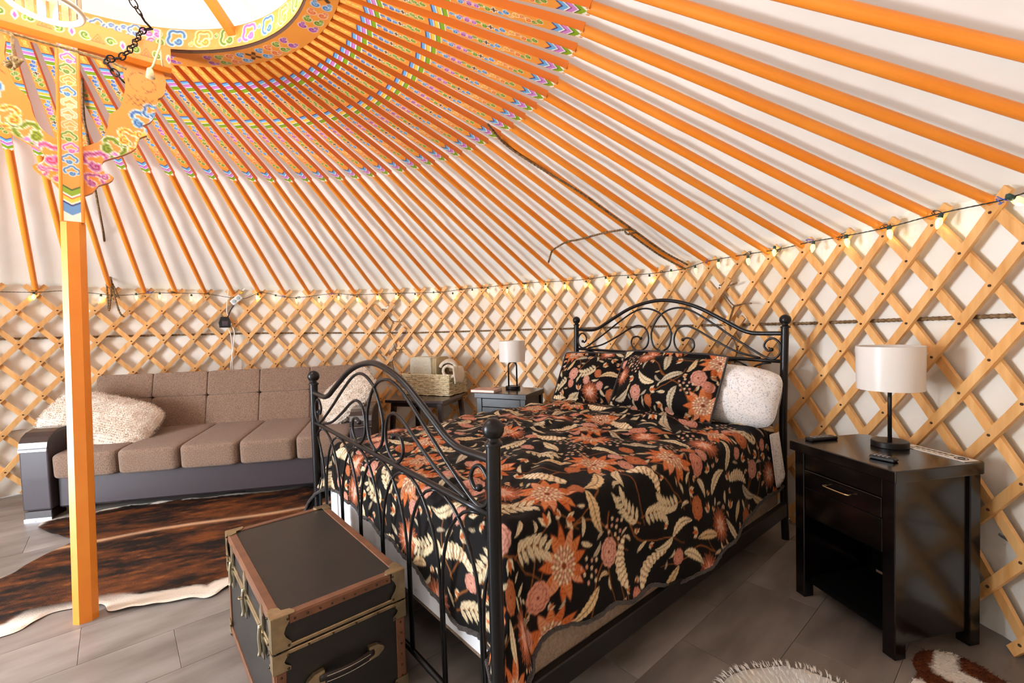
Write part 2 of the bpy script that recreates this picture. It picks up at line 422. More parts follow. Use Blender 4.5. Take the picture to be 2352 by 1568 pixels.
def joint(th, ic):
    """cut slat ends doubled where two sections overlap"""
    global YR
    for k, r in enumerate((.7, 2.6, 4.4, 6.3, 8.2)):
        for sg in (-1, 1):
            i = ic + .22 * (1 if k % 2 else -1) - sg * (r + 1) * .5; keep = YR; YR = keep + (-.019 if sg < 0 else .022)
            link('slat', slat_mesh('slat', i, sg, r, r + random.uniform(1.9, 2.5)), th); YR = keep
lattice(-9, 12, 'pine lattice wall section behind the brown sofa')
lattice(13, 27, 'pine lattice wall section behind the bed headboard')
lattice(28, 44, 'pine lattice wall section beside the near black nightstand')

# ------------------------------------------------------------------ roof poles
def head_canvas():
    cv = Canvas(1.0, .06, .0016, ORANGE); h = .03
    seg = [(.03, C_WHITE), (.052, C_GREEN), (.058, C_DKG), (.064, C_WHITE), (.084, C_PINK), (.090, C_PURP), (.097, C_WHITE), (.117, C_BLUE), (.125, C_NAVY)]
    X, Y = np.meshgrid(np.arange(cv.w) * cv.px, np.arange(cv.h) * cv.px)
    xe = X + .026 * (1 - np.abs(Y - h) / h) - .004
    prev = 0.0
    for x1, c in seg:
        cv.a[(xe >= prev) & (xe < x1 + .0) & (np.abs(Y - h) < .026)] = lin(c); prev = x1
    cv.a[(X < .012) & (np.abs(Y - h) > .018)] = lin(ORANGE)
    def band(x0, mid, line_c):
        for a, b, c in ((0, .004, C_WHITE), (.004, .022, C_GREEN), (.022, .026, C_DKG), (.026, .031, C_WHITE), (.031, .046, mid), (.046, .049, line_c), (.049, .054, C_WHITE), (.054, .068, C_BLUE), (.068, .073, C_NAVY)):
            cv.a[(X >= x0 + a) & (X < x0 + b) & (np.abs(Y - h) < .029)] = lin(c)
    band(.53, C_YEL, C_RED); band(.80, C_PINK, C_PURP)
    def flower(x):
        for k in range(4): cv.line([(x, h), (x + .013 * math.cos(k * math.pi / 2), h + .013 * math.sin(k * math.pi / 2))], .013, 'fff3dc')
        for k in range(4): cv.line([(x, h), (x + .012 * math.cos(k * math.pi / 2), h + .012 * math.sin(k * math.pi / 2))], .0075, C_BRN)
    def curls(x, c, d, s=1, r=.0125):
        scroll(cv, x, h - .006 * s, r, 1.2, c, d, s); scroll(cv, x + .026, h + .006 * s, r * .85, 3.5, c, d, -s)
    for x, c, d in ((.165, C_GREEN, C_DKG), (.215, 'f0902a', C_RED), (.26, 'ffc24a', C_RED), (.30, C_BLUE, C_NAVY)): curls(x, c, d, 1 if int(x * 100) % 2 else -1)
    flower(.352)
    for x, c, d in ((.38, C_GREEN, C_DKG), (.425, C_PINK, C_PURP), (.455, 'c268b6', C_PURP), (.49, C_BLUE, C_NAVY)): curls(x, c, d)
    for x, c, d in ((.635, C_GREEN, C_DKG), (.67, '9cb83a', C_DKG)): curls(x, c, d, -1)
    flower(.715)
    for x, c, d in ((.74, C_BLUE, C_NAVY), (.765, '4f84c8', C_NAVY)): curls(x, c, d)
    for k in range(5): scroll(cv, .89 + k * .024, h + .004 * (-1) ** k, .010, k * 1.3, C_YEL, C_RED, 1 if k % 2 else -1, white='ffe9a6')
    return cv
def head_mesh():
    cv = head_canvas(); n, k = 330, 20; x = np.linspace(0, 1, n); q = np.linspace(-1, 1, k)
    w = np.interp(x, [0, .06, 1], [.044, .052, .042]) / 2
    G = np.zeros((n, k, 3)); G[..., 0] = x[:, None]; G[..., 1] = w[:, None] * q[None]; G[..., 2] = -.018
    XX = np.repeat(x[:, None], k, 1); YY = .03 + .027 * np.repeat(q[None], n, 0)
    col = cv.sample(XX, YY)
    me = fast_grid('painted_head', G[:, ::-1], m_paint, None, smooth=False)
    bm = bmesh.new(); bm.from_mesh(me)
    nv = len(bm.verts)
    xs = np.linspace(0, 1, 8); ws = np.interp(xs, x, w); V = []
    for i in range(8):
        for y, z in ((-ws[i], -.018), (-ws[i], .018), (ws[i], .018), (ws[i], -.018)): V.append(bm.verts.new((xs[i], y, z)))
    for i in range(7):
        for j in range(3): bm.faces.new((V[4*i+j], V[4*i+j+1], V[4*i+4+j+1], V[4*i+4+j]))
    bm.faces.new(V[0:4][::-1]); bm.faces.new(V[28:32]); bm.normal_update()
    bm.to_mesh(me); bm.free()
    c = np.concatenate([col[:, ::-1].reshape(-1, 3), np.tile(np.array(lin(ORANGE_D)), (32, 1))]); set_col(me, c); return me
HEAD = head_mesh()
def shaft_mesh():
    P = [(x, 0, 0) for x in np.linspace(0, 1, 7)]
    return MB().tube(P, np.interp(np.linspace(0, 1, 7), [0, .1, .5, 1], [.018, .0195, .0208, .0215]), 12, up=(0, 0, 1)).mesh('shaft', m_orange, .6)
SHAFT = shaft_mesh()
def frame(p, q, length):
    x = Vector(q - p).normalized(); y = Vector((0, 0, 1)).cross(x).normalized(); z = x.cross(y)
    m = Matrix((x * length, y, z)).transposed().to_4x4(); m.translation = Vector(p); return m
def ordinal(n):
    w = ['', 'first', 'second', 'third', 'fourth', 'fifth', 'sixth', 'seventh', 'eighth', 'ninth', 'tenth', 'eleventh', 'twelfth', 'thirteenth', 'fourteenth', 'fifteenth', 'sixteenth', 'seventeenth', 'eighteenth', 'nineteenth']
    if n < 20: return w[n]
    return {2: 'twenty', 3: 'thirty', 4: 'forty'}[n // 10] + '-' + w[n % 10] if n % 10 else {2: 'twentieth', 3: 'thirtieth', 4: 'fortieth'}[n // 10]
def pole_label(i):
    """each pole is told apart by counting its foot along the lattice top from the orange post"""
    if i == 1: return 'orange painted roof pole whose foot is hidden behind the orange post'
    if i < 1: return f'orange painted roof pole, {ordinal(1 - i)} to the left of the post'
    return f'orange painted roof pole, {ordinal(i - 1)} to the right of the post'
def build_poles():
    for i in range(-9, 50):
        a = A0 + DA * i; E = eave(a, .035, .0); G = ringpt(g_of(a), .028, RR - .012); K = E + .6 * (G - E) + np.array((0, 0, .0874))
        d = (K - E) / np.linalg.norm(K - E); S = E - d * .03
        th = empty('roof_pole', E, 0, pole_label(i), 'roof pole', 'roof poles radiating to the crown ring')
        off = Vector(-E)
        for nm, me, p, q in (('shaft', SHAFT, S, K + (K - E) * .004), ('painted_head', HEAD, K, G)):
            m = frame(p, q, np.linalg.norm(q - p)); m.translation += off; link(nm, me, th, mw=m)
build_poles()

# ------------------------------------------------------------------ crown ring
def build_ring():
    th = empty('crown_ring', RC, 0, 'orange round crown ring painted with coloured clouds', 'roof ring')
    GG = lambda g, r, z: (r * math.sin(g), r * math.cos(g), z)
    rin, px = .864, .0035
    # inner wall
    W = 2 * math.pi * rin; cv = Canvas(W, .115, .0028, ORANGE); X0 = lambda deg: (math.radians(deg) + math.pi) * rin
    for d in np.arange(-52, -18, 3.4):
        cloud(cv, X0(d), .055 + .018 * math.sin(d * 1.7), .03, 1.57 if int(d) % 2 else -1.57, '8fb4d6', C_NAVY, 1)
    for d, s in ((-17.5, 1), (-15.2, -1)):
        cv.poly([(X0(d) - .03, .02), (X0(d) + .035, .03), (X0(d) + .03, .085), (X0(d) - .04, .1), (X0(d) - .005, .055)], 'a0308a' if s > 0 else C_GREEN)
        scroll(cv, X0(d), .075, .02, 2, C_PINK, C_PURP, s); scroll(cv, X0(d) + .01, .035, .02, 4, C_PINK if s > 0 else C_GREEN, C_DKG, -s)
    cols = [(C_BLUE, C_NAVY), (C_YEL, C_RED), (C_GREEN, C_DKG), (C_PINK, 'b0508f')]
    for k, d in enumerate(np.arange(-9, 178, 9.2)):
        cloud(cv, X0(d), .058, .042, 2.2, *cols[k % 4], 1); scroll(cv, X0(d + 4.4), .035 + .04 * (k % 2), .011, 1, cols[(k + 1) % 4][0], cols[(k + 1) % 4][1], -1)
    for d in np.arange(-170, 178, 4.6):
        x = X0(d); cv.line([(x, .015), (x + .05, .015)], .0016, '7a4a1a', .6); cv.line([(x, .1), (x + .05, .1)], .0016, '7a4a1a', .6)
        if int(d) % 2: cv.line([(x, .015), (x, .1)], .0016, '7a4a1a', .5)
    n, k = 1300, 32; g = np.arange(n) / n * 2 * math.pi - math.pi; z = np.linspace(.014, .118, k)
    Gr = np.zeros((n, k, 3)); Gr[..., 0] = rin * np.sin(g)[:, None]; Gr[..., 1] = rin * np.cos(g)[:, None]; Gr[..., 2] = z[None]
    col = cv.sample(np.repeat(((g + math.pi) * rin)[:, None], k, 1), np.repeat((z - .01)[None], n, 0))
    link('inner_wall', fast_grid('inner_wall', Gr, m_paint, col, closed=True), th)
    # bottom flange
    rm = .935; cv = Canvas(2 * math.pi * rm, .14, .003, ORANGE); X1 = lambda deg: (math.radians(deg) + math.pi) * rm
    pat = [('b04aa8', C_PURP), (C_GREEN, C_DKG), ('f0802a', C_RED), (C_BLUE, C_NAVY), None, (C_BLUE, C_NAVY), ('f0802a', C_RED), (C_GREEN, C_DKG), ('b04aa8', C_PURP)]
    for c0 in np.arange(-170, 175, 44):
        for k, p in enumerate(pat):
            x = X1(c0 + 9 + (k - 4) * 4.0)
            if p is None:
                for q in range(4): cv.line([(x, .07), (x + .03 * math.cos(q * 1.57 + .78), .07 + .03 * math.sin(q * 1.57 + .78))], .02, C_BRN)
                cv.disc(x, .07, .012, 'c87a2a')
            else:
                for s in (-1, 1): scroll(cv, x, .07 + s * .022, .018, s * 1.2, *p, s); scroll(cv, x + .02, .07 + s * .03, .011, 2.5, *p, -s)
    k = 44; r = np.linspace(.872, 1.002, k); Gr = np.zeros((n, k, 3)); Gr[..., 0] = np.sin(g)[:, None] * r; Gr[..., 1] = np.cos(g)[:, None] * r; Gr[..., 2] = 0
    col = cv.sample(np.repeat(((g + math.pi) * rm)[:, None], k, 1), np.repeat((r - .868)[None], n, 0))
    link('bottom_flange', fast_grid('bottom_flange', Gr[::-1], m_paint, col[::-1], closed=True), th)
    # body: outer side, top, groove
    def band(name, prof, m):
        nn = 128; Gq = np.zeros((nn, len(prof), 3))
        for i in range(nn):
            for j, (rr, zz) in enumerate(prof): Gq[i, j] = GG(i / nn * 2 * math.pi, rr, zz)
        link(name, fast_grid(name, Gq, m, closed=True, smooth=False), th)
    band('rim_body', [(1.002, 0), (1.004, .055), (.93, .075), (.93, .122), (.864, .122), (.864, .118)], m_orange)
    band('groove', [(.872, 0), (.868, .012), (.864, .016)], M('groove_brown', '4a2a10', .8))
    # spokes rising to the hub
    for k in range(4):
        gk = math.radians(11 + 90 * k)
        P = [np.array(GG(gk, .88 * (1 - t) + .07 * t, .085 + .30 * math.sin(t * math.pi / 2))) for t in np.linspace(0, 1, 9)]
        mb = MB(); q = np.array((math.cos(gk), -math.sin(gk), 0)) * .022; V = []
        for p in P:
            for s, dz in ((-1, -.02), (1, -.02), (1, .02), (-1, .02)): V.append(p + q * s + (0, 0, dz))
        mb.add(V, [(4*i+j, 4*i+(j+1) % 4, 4*i+4+(j+1) % 4, 4*i+4+j) for i in range(8) for j in range(4)] + [(0, 1, 2, 3), (32, 33, 34, 35)])
        mb.obj('spoke', m_orange, th)
    MB().lathe([(.10, .35), (.11, .37), (.11, .41), (.09, .43)], 24).obj('hub', m_orange, th)
build_ring()

# ------------------------------------------------------------------ post with bracket and head beam
BD = np.array((.7515, .6597, 0)); BN = np.array((.6597, -.7515, 0))     # along the beam, towards the camera
def painted_plate(name, outline, cv, off, o, th_, parent, m_side, step=.006):
    """flat board with a painted face: outline in (s,z); face grid from a constrained triangulation"""
    O = np.array(outline); 
    xs = np.arange(O[:, 0].min() + step / 2, O[:, 0].max(), step); ys = np.arange(O[:, 1].min() + step / 2, O[:, 1].max(), step)
    X, Y = np.meshgrid(xs, ys); X = X.ravel(); Y = Y.ravel(); ins = np.zeros(len(X), bool); Q = np.roll(O, -1, 0); dmin = np.full(len(X), 9.)
    for (x1, y1), (x2, y2) in zip(O, Q):
        if y1 != y2: ins ^= ((y1 > Y) != (y2 > Y)) & (X < (x2 - x1) * (Y - y1) / (y2 - y1) + x1)
        L = (x2 - x1) ** 2 + (y2 - y1) ** 2 + 1e-12; t = np.clip(((X - x1) * (x2 - x1) + (Y - y1) * (y2 - y1)) / L, 0, 1)
        dmin = np.minimum(dmin, np.hypot(X - x1 - t * (x2 - x1), Y - y1 - t * (y2 - y1)))
    ok = ins & (dmin > step * .35)
    pts = [Vector(p) for p in O] + [Vector((x, y)) for x, y in zip(X[ok], Y[ok])]
    n = len(O); r = delaunay_2d_cdt(pts, [(i, (i + 1) % n) for i in range(n)], [], 1, 1e-6)
    v2 = np.array([tuple(v) for v in r[0]]); F = [tuple(f) for f in r[2]]
    face = np.array([o + BD * a + np.array((0, 0, b)) + BN * th_ / 2 for a, b in v2])
    back = np.array([o + BD * a + np.array((0, 0, b)) - BN * th_ / 2 for a, b in O]); front = np.array([o + BD * a + np.array((0, 0, b)) + BN * th_ / 2 for a, b in O])
    mb = MB(); mb.add(face, [f for f in F]); k0 = mb.n
    mb.add(np.concatenate([front, back]), [(i, (i + 1) % n, n + (i + 1) % n, n + i) for i in range(n)] + [tuple(range(n, 2 * n))])
    me = mb.mesh(name, m_paint); c = np.concatenate([cv.sample(v2[:, 0] - off[0], v2[:, 1] - off[1]), np.tile(np.array(lin('d9781a')), (2 * n, 1))]); set_col(me, c)
    bm = bmesh.new(); bm.from_mesh(me); bmesh.ops.recalc_face_normals(bm, faces=bm.faces); bm.to_mesh(me); bm.free()
    return link(name, me, parent)
def build_post():
    base = np.array((-1.973, 2.039, 0)); top = np.array((-2.087, 2.234, 2.66)); th = empty('support_post', base, 0, 'orange wooden post with painted bracket holding the crown ring', 'post')
    ax = lambda z: base + (top - base) * z / 2.66 - base
    def prismz(mb, sec, z0, z1):
        n = len(sec); V = [ax(z) + BD * a + BN * b + (0, 0, 0) for z in (z0, z1) for a, b in sec]
        return mb.add(V, [(i, (i + 1) % n, n + (i + 1) % n, n + i) for i in range(n)] + [tuple(range(n))[::-1], tuple(range(n, 2 * n))])
    h, c = .043, .022; oct_ = [(-h + c, h), (-h, h - c), (-h, -h + c), (-h + c, -h), (h - c, -h), (h, -h + c), (h, h - c), (h - c, h)]
    prismz(MB(), oct_, 0, 1.815).obj('shaft', m_orange, th)
    h = .037; prismz(MB(), [(-h, h), (-h, -h), (h, -h), (h, h)], 1.815, 2.66).obj('upper_block', m_orange, th)
    h2 = .0445
    for s in (-1, 1): MB().tube([ax(1.815) + BD * s * .036 + BN * .037, ax(2.63) + BD * s * .036 + BN * .037], .007, 8).obj('edge_bead', m_orange, th)
    # painted front of the block
    cv = Canvas(.07, .86, .002, ORANGE); m = .035
    X, Y = np.meshgrid(np.arange(cv.w) * cv.px, np.arange(cv.h) * cv.px); ye = Y + .022 * (1 - np.abs(X - m) / m)
    pv = 0
    for y1, cc in ((.05, C_WHITE), (.092, '6f9fd6'), (.10, C_NAVY), (.108, C_WHITE), (.126, C_YEL), (.132, C_RED), (.14, C_WHITE), (.166, C_GREEN), (.174, C_DKG)):
        cv.a[(ye >= pv) & (ye < y1)] = lin(cc); pv = y1
    cs = [(C_BLUE, C_NAVY), (C_BLUE, C_NAVY), (C_PINK, 'c0306a'), (C_GREEN, C_DKG), ('ffb060', 'f0905a'), ('dfc9a0', 'c8a878'), ('f3d99a', 'd8b070'), (C_BLUE, C_NAVY), (C_YEL, C_RED), (C_GREEN, C_DKG), (C_PINK, 'c0306a'), (C_PINK, C_PURP)]
    for k, p in enumerate(cs): cloud(cv, m + .003 * (-1) ** k, .235 + k * .054, .024, 1.57, *p, 1 if k % 2 else -1)
    n, k = 300, 22; zz = np.linspace(1.818, 2.655, n); q = np.linspace(-.033, .033, k); Gq = np.zeros((n, k, 3))
    for i in range(n):
        for j in range(k): Gq[i, j] = ax(zz[i]) + BD * q[j] + BN * .0385
    col = cv.sample(np.repeat((q + .035)[None], n, 0), np.repeat((zz - 1.818)[:, None], k, 1))
    link('painted_panel', fast_grid('painted_panel', Gq[::-1], m_paint, col[::-1], smooth=False), th)
    # brackets
    R_ = [(.026, 2.197), (.089, 2.235), (.117, 2.28), (.13, 2.322), (.136, 2.368), (.152, 2.398), (.18, 2.429), (.198, 2.492), (.207, 2.56), (.212, 2.66), (.362, 2.68), (.366, 2.555), (.337, 2.522), (.327, 2.47), (.321, 2.432), (.299, 2.389), (.265, 2.362), (.283, 2.35), (.283, 2.318), (.252, 2.297), (.235, 2.241), (.188, 2.199), (.129, 2.164), (.105, 2.146), (.1, 2.123), (.109, 2.099), (.142, 2.074), (.12, 2.044), (.083, 2.024), (.059, 1.985), (.019, 1.961)]
    R_ = [tuple(p) for p in smooth_path(R_, 2, False)]
    cv = Canvas(.40, .76, .002, ORANGE)
    for (x, y), r, a, p in (((.068, .10), .034, 1.0, (C_PINK, 'b0203a')), ((.085, .19), .05, 1.2, (C_PINK, 'b0203a')), ((.14, .275), .046, .3, (C_GREEN, '6a6a10')), ((.205, .335), .044, .5, (C_YEL, C_RED)), ((.265, .44), .046, .8, (C_BLUE, '3a3a9a')), ((.31, .50), .034, 2.2, (C_BLUE, '3a3a9a'))):
        cloud(cv, x + .0, y, r, a, *p, 1)
        scroll(cv, x + r * 1.1, y + r * .9, r * .45, a, *p, -1)
    for (x, y), r in (((.27, .64), .05), ((.30, .635), .03)): cv.line(spiral(x, y, r, 0, 1, 1, 24, 1), .0025, '7a4a1a')
    for k in range(4):
        cv.line([(.21 + k * .025, .57), (.25 + k * .025, .52)], .0025, '7a4a1a'); cv.line([(.29 - k * .025 + .03, .57), (.25 - k * .025 + .03, .52)], .0025, '7a4a1a')
    o = top - base - np.array((0, 0, 2.66))
    painted_plate('bracket', R_, cv, (-.0, 1.94), o, .03, th, m_orange)
    Lc = Canvas(.40, .76, .002, ORANGE); Lc.a = cv.a.copy()[:, ::-1]
    cw = cv.w * cv.px
    painted_plate('bracket', [(-x, y) for x, y in R_][::-1], Lc, (-cw + .002, 1.94), o, .03, th, m_orange)
    # head beam
    cv = Canvas(.82, .13, .002, ORANGE)
    for k in range(9):
        x = .05 + k * .092
        if k % 2: cv.poly([(x - .026, .045), (x + .026, .045), (x, .088)], '8a5a1a'); cv.poly([(x - .022, .048), (x + .022, .048), (x, .084)], ORANGE); cv.line([(x - .01, .053), (x + .01, .053), (x, .07), (x - .01, .053)], .0025, '8a5a1a')
        else: cv.poly([(x, .04), (x + .012, .06), (x + .009, .08), (x, .088), (x - .009, .08), (x - .012, .06)], C_WHITE); cv.poly([(x, .046), (x + .008, .062), (x, .082), (x - .008, .062)], 'c458a8')
        scroll(cv, x + .046, .066, .017, 1.5 + k, C_GREEN, C_DKG, 1 if k % 2 else -1)
    zb, zt, hl, tk = 2.662, 2.792, .398, .05
    V = []; 
    mb = MB(); sec = [(tk, zb + .02), (tk - .015, zb), (-tk + .015, zb), (-tk, zb + .02), (-tk, zt), (tk, zt)]
    for s in (-hl, hl):
        for b, z in sec: V.append(o + BD * s + BN * b + (0, 0, z))
    mb.add(V, [(i, (i + 1) % 6, 6 + (i + 1) % 6, 6 + i) for i in range(6)] + [tuple(range(6))[::-1], tuple(range(6, 12))]); mb.obj('head_beam', m_orange, th)
    n, k = 270, 40; ss = np.linspace(-hl + .004, hl - .004, n); zz = np.linspace(zb + .022, zt - .004, k); Gq = np.zeros((n, k, 3))
    for i in range(n): Gq[i] = o + BD * ss[i] + BN * (tk + .0012) + np.stack([0 * zz, 0 * zz, zz], 1)
    col = cv.sample(np.repeat((ss + hl)[:, None], k, 1), np.repeat((zz - zb)[None], n, 0))
    link('beam_panel', fast_grid('beam_panel', Gq, m_paint, col, smooth=False), th)
build_post()
# ------------------------------------------------------------------ bed
BED_RZ = math.atan2(.644, .765); FR = (-.0597, 1.2497, 0); BW, BL = 1.577, 2.1055
m_mattress = M('mattress_white', 'e9e6e6', .85, bump=.2, bscale=220)
m_box = M('mattress_beige', 'a08a76', .9, col2='8d7763', scale=90, bump=.4, bscale=160)
TL = .027
def tilt(s, z): return s - TL * (z - 1.0) * min(1, z / .8), z + TL * (s - BW / 2) * min(1, z / .8)
def bed_end(parent, x, zl, hpost, full):
    """one end of the bed: zl height of the lower rail"""
    c = BW / 2
    def tube(name, pts, r, seg=8, per=6, sm=True):
        P = smooth_path(pts, per) if per else np.array(pts, float)
        Q = np.array([(x, *tilt(s, z)) for s, z in P]); mb = MB().tube(Q, r, seg, up=(1, 0, 0)); return mb
    for s in (0, BW):
        P = np.array([(x, *tilt(s, z)) for z in np.linspace(0, hpost - .075, 8)]); P[:, 2] = np.maximum(P[:, 2], 0)
        post = MB().tube(P, .0205, 20, up=(1, 0, 0)).obj('post', m_iron, parent, .7)
        sx, sz = tilt(s, hpost)
        MB().lathe([(.0205, -.078), (.025, -.077), (.026, -.072), (.0245, -.068), (.020, -.066), (.016, -.060), (.015, -.056), (.022, -.054), (.022, -.051)] + [(.031 * math.sin(math.pi * k / 12), -.031 - .031 * math.cos(math.pi * k / 12)) for k in range(3, 12)] + [(.001, 0)], 24, (x, sx, sz)).obj('finial', m_iron, post, .8)
    z = lambda a: zl + a
    top = [(.0, .16), (.05, .16), (.14, .158), (.19, .162), (.245, .18), (.31, .215), (.40, .262), (.5, .312), (.6, .347), (.7, .368), (c, .376)]
    top = [(s, z(a)) for s, a in top] + [(BW - s, z(a)) for s, a in top[-2::-1]]
    tube('t', top, .0125, 12).obj('top_rail', m_iron, parent, True)
    tube('l', [(0, zl), (c, zl), (BW, zl)], .0105, 12).obj('lower_rail', m_iron, parent, True)
    A = [(.72, .065), (.70, .058), (.679, .085), (.695, .118), (.73, .13), (.764, .10), (.766, .05), (.74, .016), (.70, .014), (.63, .05), (.5, .13), (.36, .222), (.24, .292), (.15, .32), (.07, .312), (0, .277), (-.05, .215), (-.078, .14), (-.06, .055), (-.0, .012)]
    S = [(.165, .105), (.195, .118), (.235, .105), (.245, .06), (.21, .018), (.165, .014), (.115, .05), (.10, .11), (.125, .175), (.185, .198), (.26, .175), (.38, .11), (.52, .045), (.66, .012)]
    for sg in (-1, 1):
        for nm, Q in (('arch_scroll', A), ('inner_scroll', S)):
            o = tube(nm, [(c + sg * d, z(a)) for d, a in Q], .0065, 8).obj(nm, m_iron, parent, True)
            d, a = Q[0]; q = tilt(c + sg * d, z(a)); MB().ball((x, *q), .0115, 12, 8).obj('scroll_tip', m_iron, o, True)
    # interlaced pointed arches under the lower rail
    zb = .085; sp = .2268
    for k in range(-1, 8):
        s0 = .07 + (k) * sp
        for sg in (-1, 1):
            P = []
            for t in np.linspace(0, 1, 9):
                th = t * math.pi / 2; P.append((s0 + sg * sp * .97 * math.sin(th), zl - .012 - (1 - math.cos(th)) * .33))
            P = [p for p in P if .008 < p[0] < BW - .008]
            if len(P) < 3: continue
            if abs(P[-1][0] - (s0 + sg * sp * .97)) < 1e-6 and full: P.append((P[-1][0], zb))
            elif not full and abs(P[-1][0] - (s0 + sg * sp * .97)) < 1e-6: P.append((P[-1][0], .30))
            tube('arch_bar', P, .0058, 8, 0).obj('arch_bar', m_iron, parent, True)
    tube('b', [(0, zb if full else .30), (BW, zb if full else .30)], .0105, 10, 0).obj('bottom_rail', m_iron, parent, True)
def build_bed():
    bed = empty('iron_bed', FR, BED_RZ, 'black iron bed frame with scrolled headboard and footboard', 'bed')
    bed_end(bed, 0, .765, 1.045, True); bed_end(bed, BL, 1.05, 1.319, False)
    for y in (.0, BW): MB().box((BL / 2, y, .18), (BL - .03, .03, .08), bev=.004).obj('side_rail', m_iron, bed)
    for x in (.45, .95, 1.45):
        MB().box((x, BW / 2, .205), (.05, BW - .03, .02)).obj('cross_slat', m_iron, bed)
    for x, y in ((.95, BW / 2), (.45, 1.35), (1.45, .25)): MB().tube([(x, y, 0), (x, y, .2)], .012, 10).obj('support_leg', m_iron, bed)
    return bed
bed = build_bed()
def BP(x, y, z):
    c, s = math.cos(BED_RZ), math.sin(BED_RZ); return Vector((FR[0] + x * c - y * s, FR[1] + x * s + y * c, z))
def build_mattress():
    o = empty('mattress', BP(1.06, BW / 2, .222), BED_RZ, 'beige quilted mattress with a white cover on the bed frame', 'mattress')
    MB().box((0, 0, .085), (2.0, 1.545, .22), bev=.02).obj('base_mattress', m_box, o, .7)
    MB().box((0, 0, .285), (1.95, 1.51, .18), bev=.04).obj('upper_mattress', m_mattress, o, .7)
    # white cover hanging at the foot
    MB().box((-1.004, .0, .115), (.008, 1.5, .20), bev=.003).obj('cover_drop', M('white_sheet', 'eef0f6', .8), o)
build_mattress()

# ---- floral print
FL_BG, CREAM, CREAM2, SALMON, PINK, RUST, RUST2, STEM = '0c0807', 'e2cda6', 'bfae92', 'cf8a72', 'd39a86', 'c06430', '7a3418', '8a5226'
def rot(P, a, x, y, s=1):
    P = np.asarray(P, float); c, d = math.cos(a), math.sin(a); return np.stack([x + s * (P[:, 0] * c - P[:, 1] * d), y + s * (P[:, 0] * d + P[:, 1] * c)], 1)
def leaf(cv, x, y, L, a, bend=.25, wd=.26, c=CREAM, serr=7, vein='3a2416'):
    t = np.linspace(0, 1, 30); mid = np.stack([t, bend * t * (1 - t) * 1.6], 1)
    w = wd * np.sin(math.pi * t ** .8) ** .85 * (1 - .22 * ((t * serr) % 1))
    n = np.stack([-np.gradient(mid[:, 1]), np.gradient(mid[:, 0])], 1); n /= np.linalg.norm(n, axis=1)[:, None]
    P = np.concatenate([mid + n * w[:, None] * .5, (mid - n * w[:, None] * .5)[::-1]]); cv.poly(rot(P, a, x, y, L), c)
    cv.line(rot(mid[1:-2], a, x, y, L), L * .022, vein, .9)
    for k in range(3, 27, 3):
        for s in (-1, 1): cv.line(rot([mid[k], mid[k] + n[k] * s * w[k] * .42 + (.06, 0)], a, x, y, L), L * .013, vein, .75)
def sprig(cv, x, y, L, a, c=CREAM):
    t = np.linspace(0, 1, 14); mid = np.stack([t, .18 * np.sin(t * 2.6)], 1); cv.line(rot(mid, a, x, y, L), L * .03, STEM)
    for k in range(2, 14, 2):
        for s in (-1, 1):
            p = rot([mid[k]], a, x, y, L)[0]; leaf(cv, p[0], p[1], L * .3, a + s * .8, .1, .42, c, 3)
def bigflower(cv, x, y, r, a):
    for k in range(13):
        b = a + k * 2 * math.pi / 13 + .1 * math.sin(k * 3); t = np.linspace(0, 1, 10)
        P = np.concatenate([np.stack([.35 + .72 * t, .16 * np.sin(math.pi * t ** .7)], 1), np.stack([.35 + .72 * t, -.16 * np.sin(math.pi * t ** .7)], 1)[::-1]])
        cv.poly(rot(P, b, x, y, r * 1.03), RUST2); cv.poly(rot(P, b, x, y, r * .97), (RUST, 'c77440', 'cf8a62')[k % 3])
        for q in (.5, .62, .74): cv.line(rot([(q, -.09), (q + .03, .09)], b, x, y, r), r * .022, RUST2)
    cv.disc(x, y, r * .5, '9a6a48')
    for ring_, nn, L in ((.46, 20, .18), (.3, 15, .17), (.15, 9, .14)):
        for k in range(nn):
            b = a + k * 2 * math.pi / nn; P = [(ring_ - L * .5, 0), (ring_, .05), (ring_ + L * .6, 0), (ring_, -.05)]; cv.poly(rot(P, b, x, y, r), CREAM if k % 2 else PINK)
    cv.disc(x, y, r * .1, RUST2)
def aster(cv, x, y, r, a):
    for k in range(44):
        b = a + k * 2 * math.pi / 44; l = r * (.8 + .2 * ((k * 7) % 5) / 4); cv.line([(x + .2 * r * math.cos(b), y + .2 * r * math.sin(b)), (x + l * math.cos(b), y + l * math.sin(b))], r * .07, ('c4622f', SALMON, RUST)[k % 3], 1, r * .03)
    for k in range(6):
        b = a + k * 2 * math.pi / 6; P = [(.0, 0), (.25, .13), (.55, 0), (.25, -.13)]; cv.poly(rot(P, b, x, y, r), PINK); cv.line(rot([(.05, 0), (.4, 0)], b, x, y, r), r * .025, CREAM)
def peony(cv, x, y, r, a, c=SALMON, d=RUST2):
    th = np.linspace(0, 2 * math.pi, 60); rr = 1 + .1 * np.abs(np.sin(th * 4.5)) - .05
    cv.poly(np.stack([x + r * rr * np.cos(th) * .86, y + r * rr * np.sin(th)], 1), c); cv.line(np.stack([x + r * .8 * rr * np.cos(th) * .8, y + r * .8 * rr * np.sin(th)], 1), r * .05, d, .8)
    for k in range(16):
        b = k * 2.4; q = r * (.18 + .72 * (k / 16) ** .7); cv.line(spiral(x + q * math.cos(b) * .8, y + q * math.sin(b), r * .2, b - 1.6, .45, 1, 7, 1), r * .05, d, .9)
    cv.disc(x, y, r * .12, d)
def tulip(cv, x, y, r, a):
    for s, c in ((-.55, CREAM), (.55, CREAM), (0, RUST)):
        P = [(0, 0), (.5, .26), (1.1, .0), (.5, -.26)]; cv.poly(rot(P, a + s, x, y, r), c); cv.line(rot([(.15, 0), (.8, 0)], a + s, x, y, r), r * .06, RUST2)
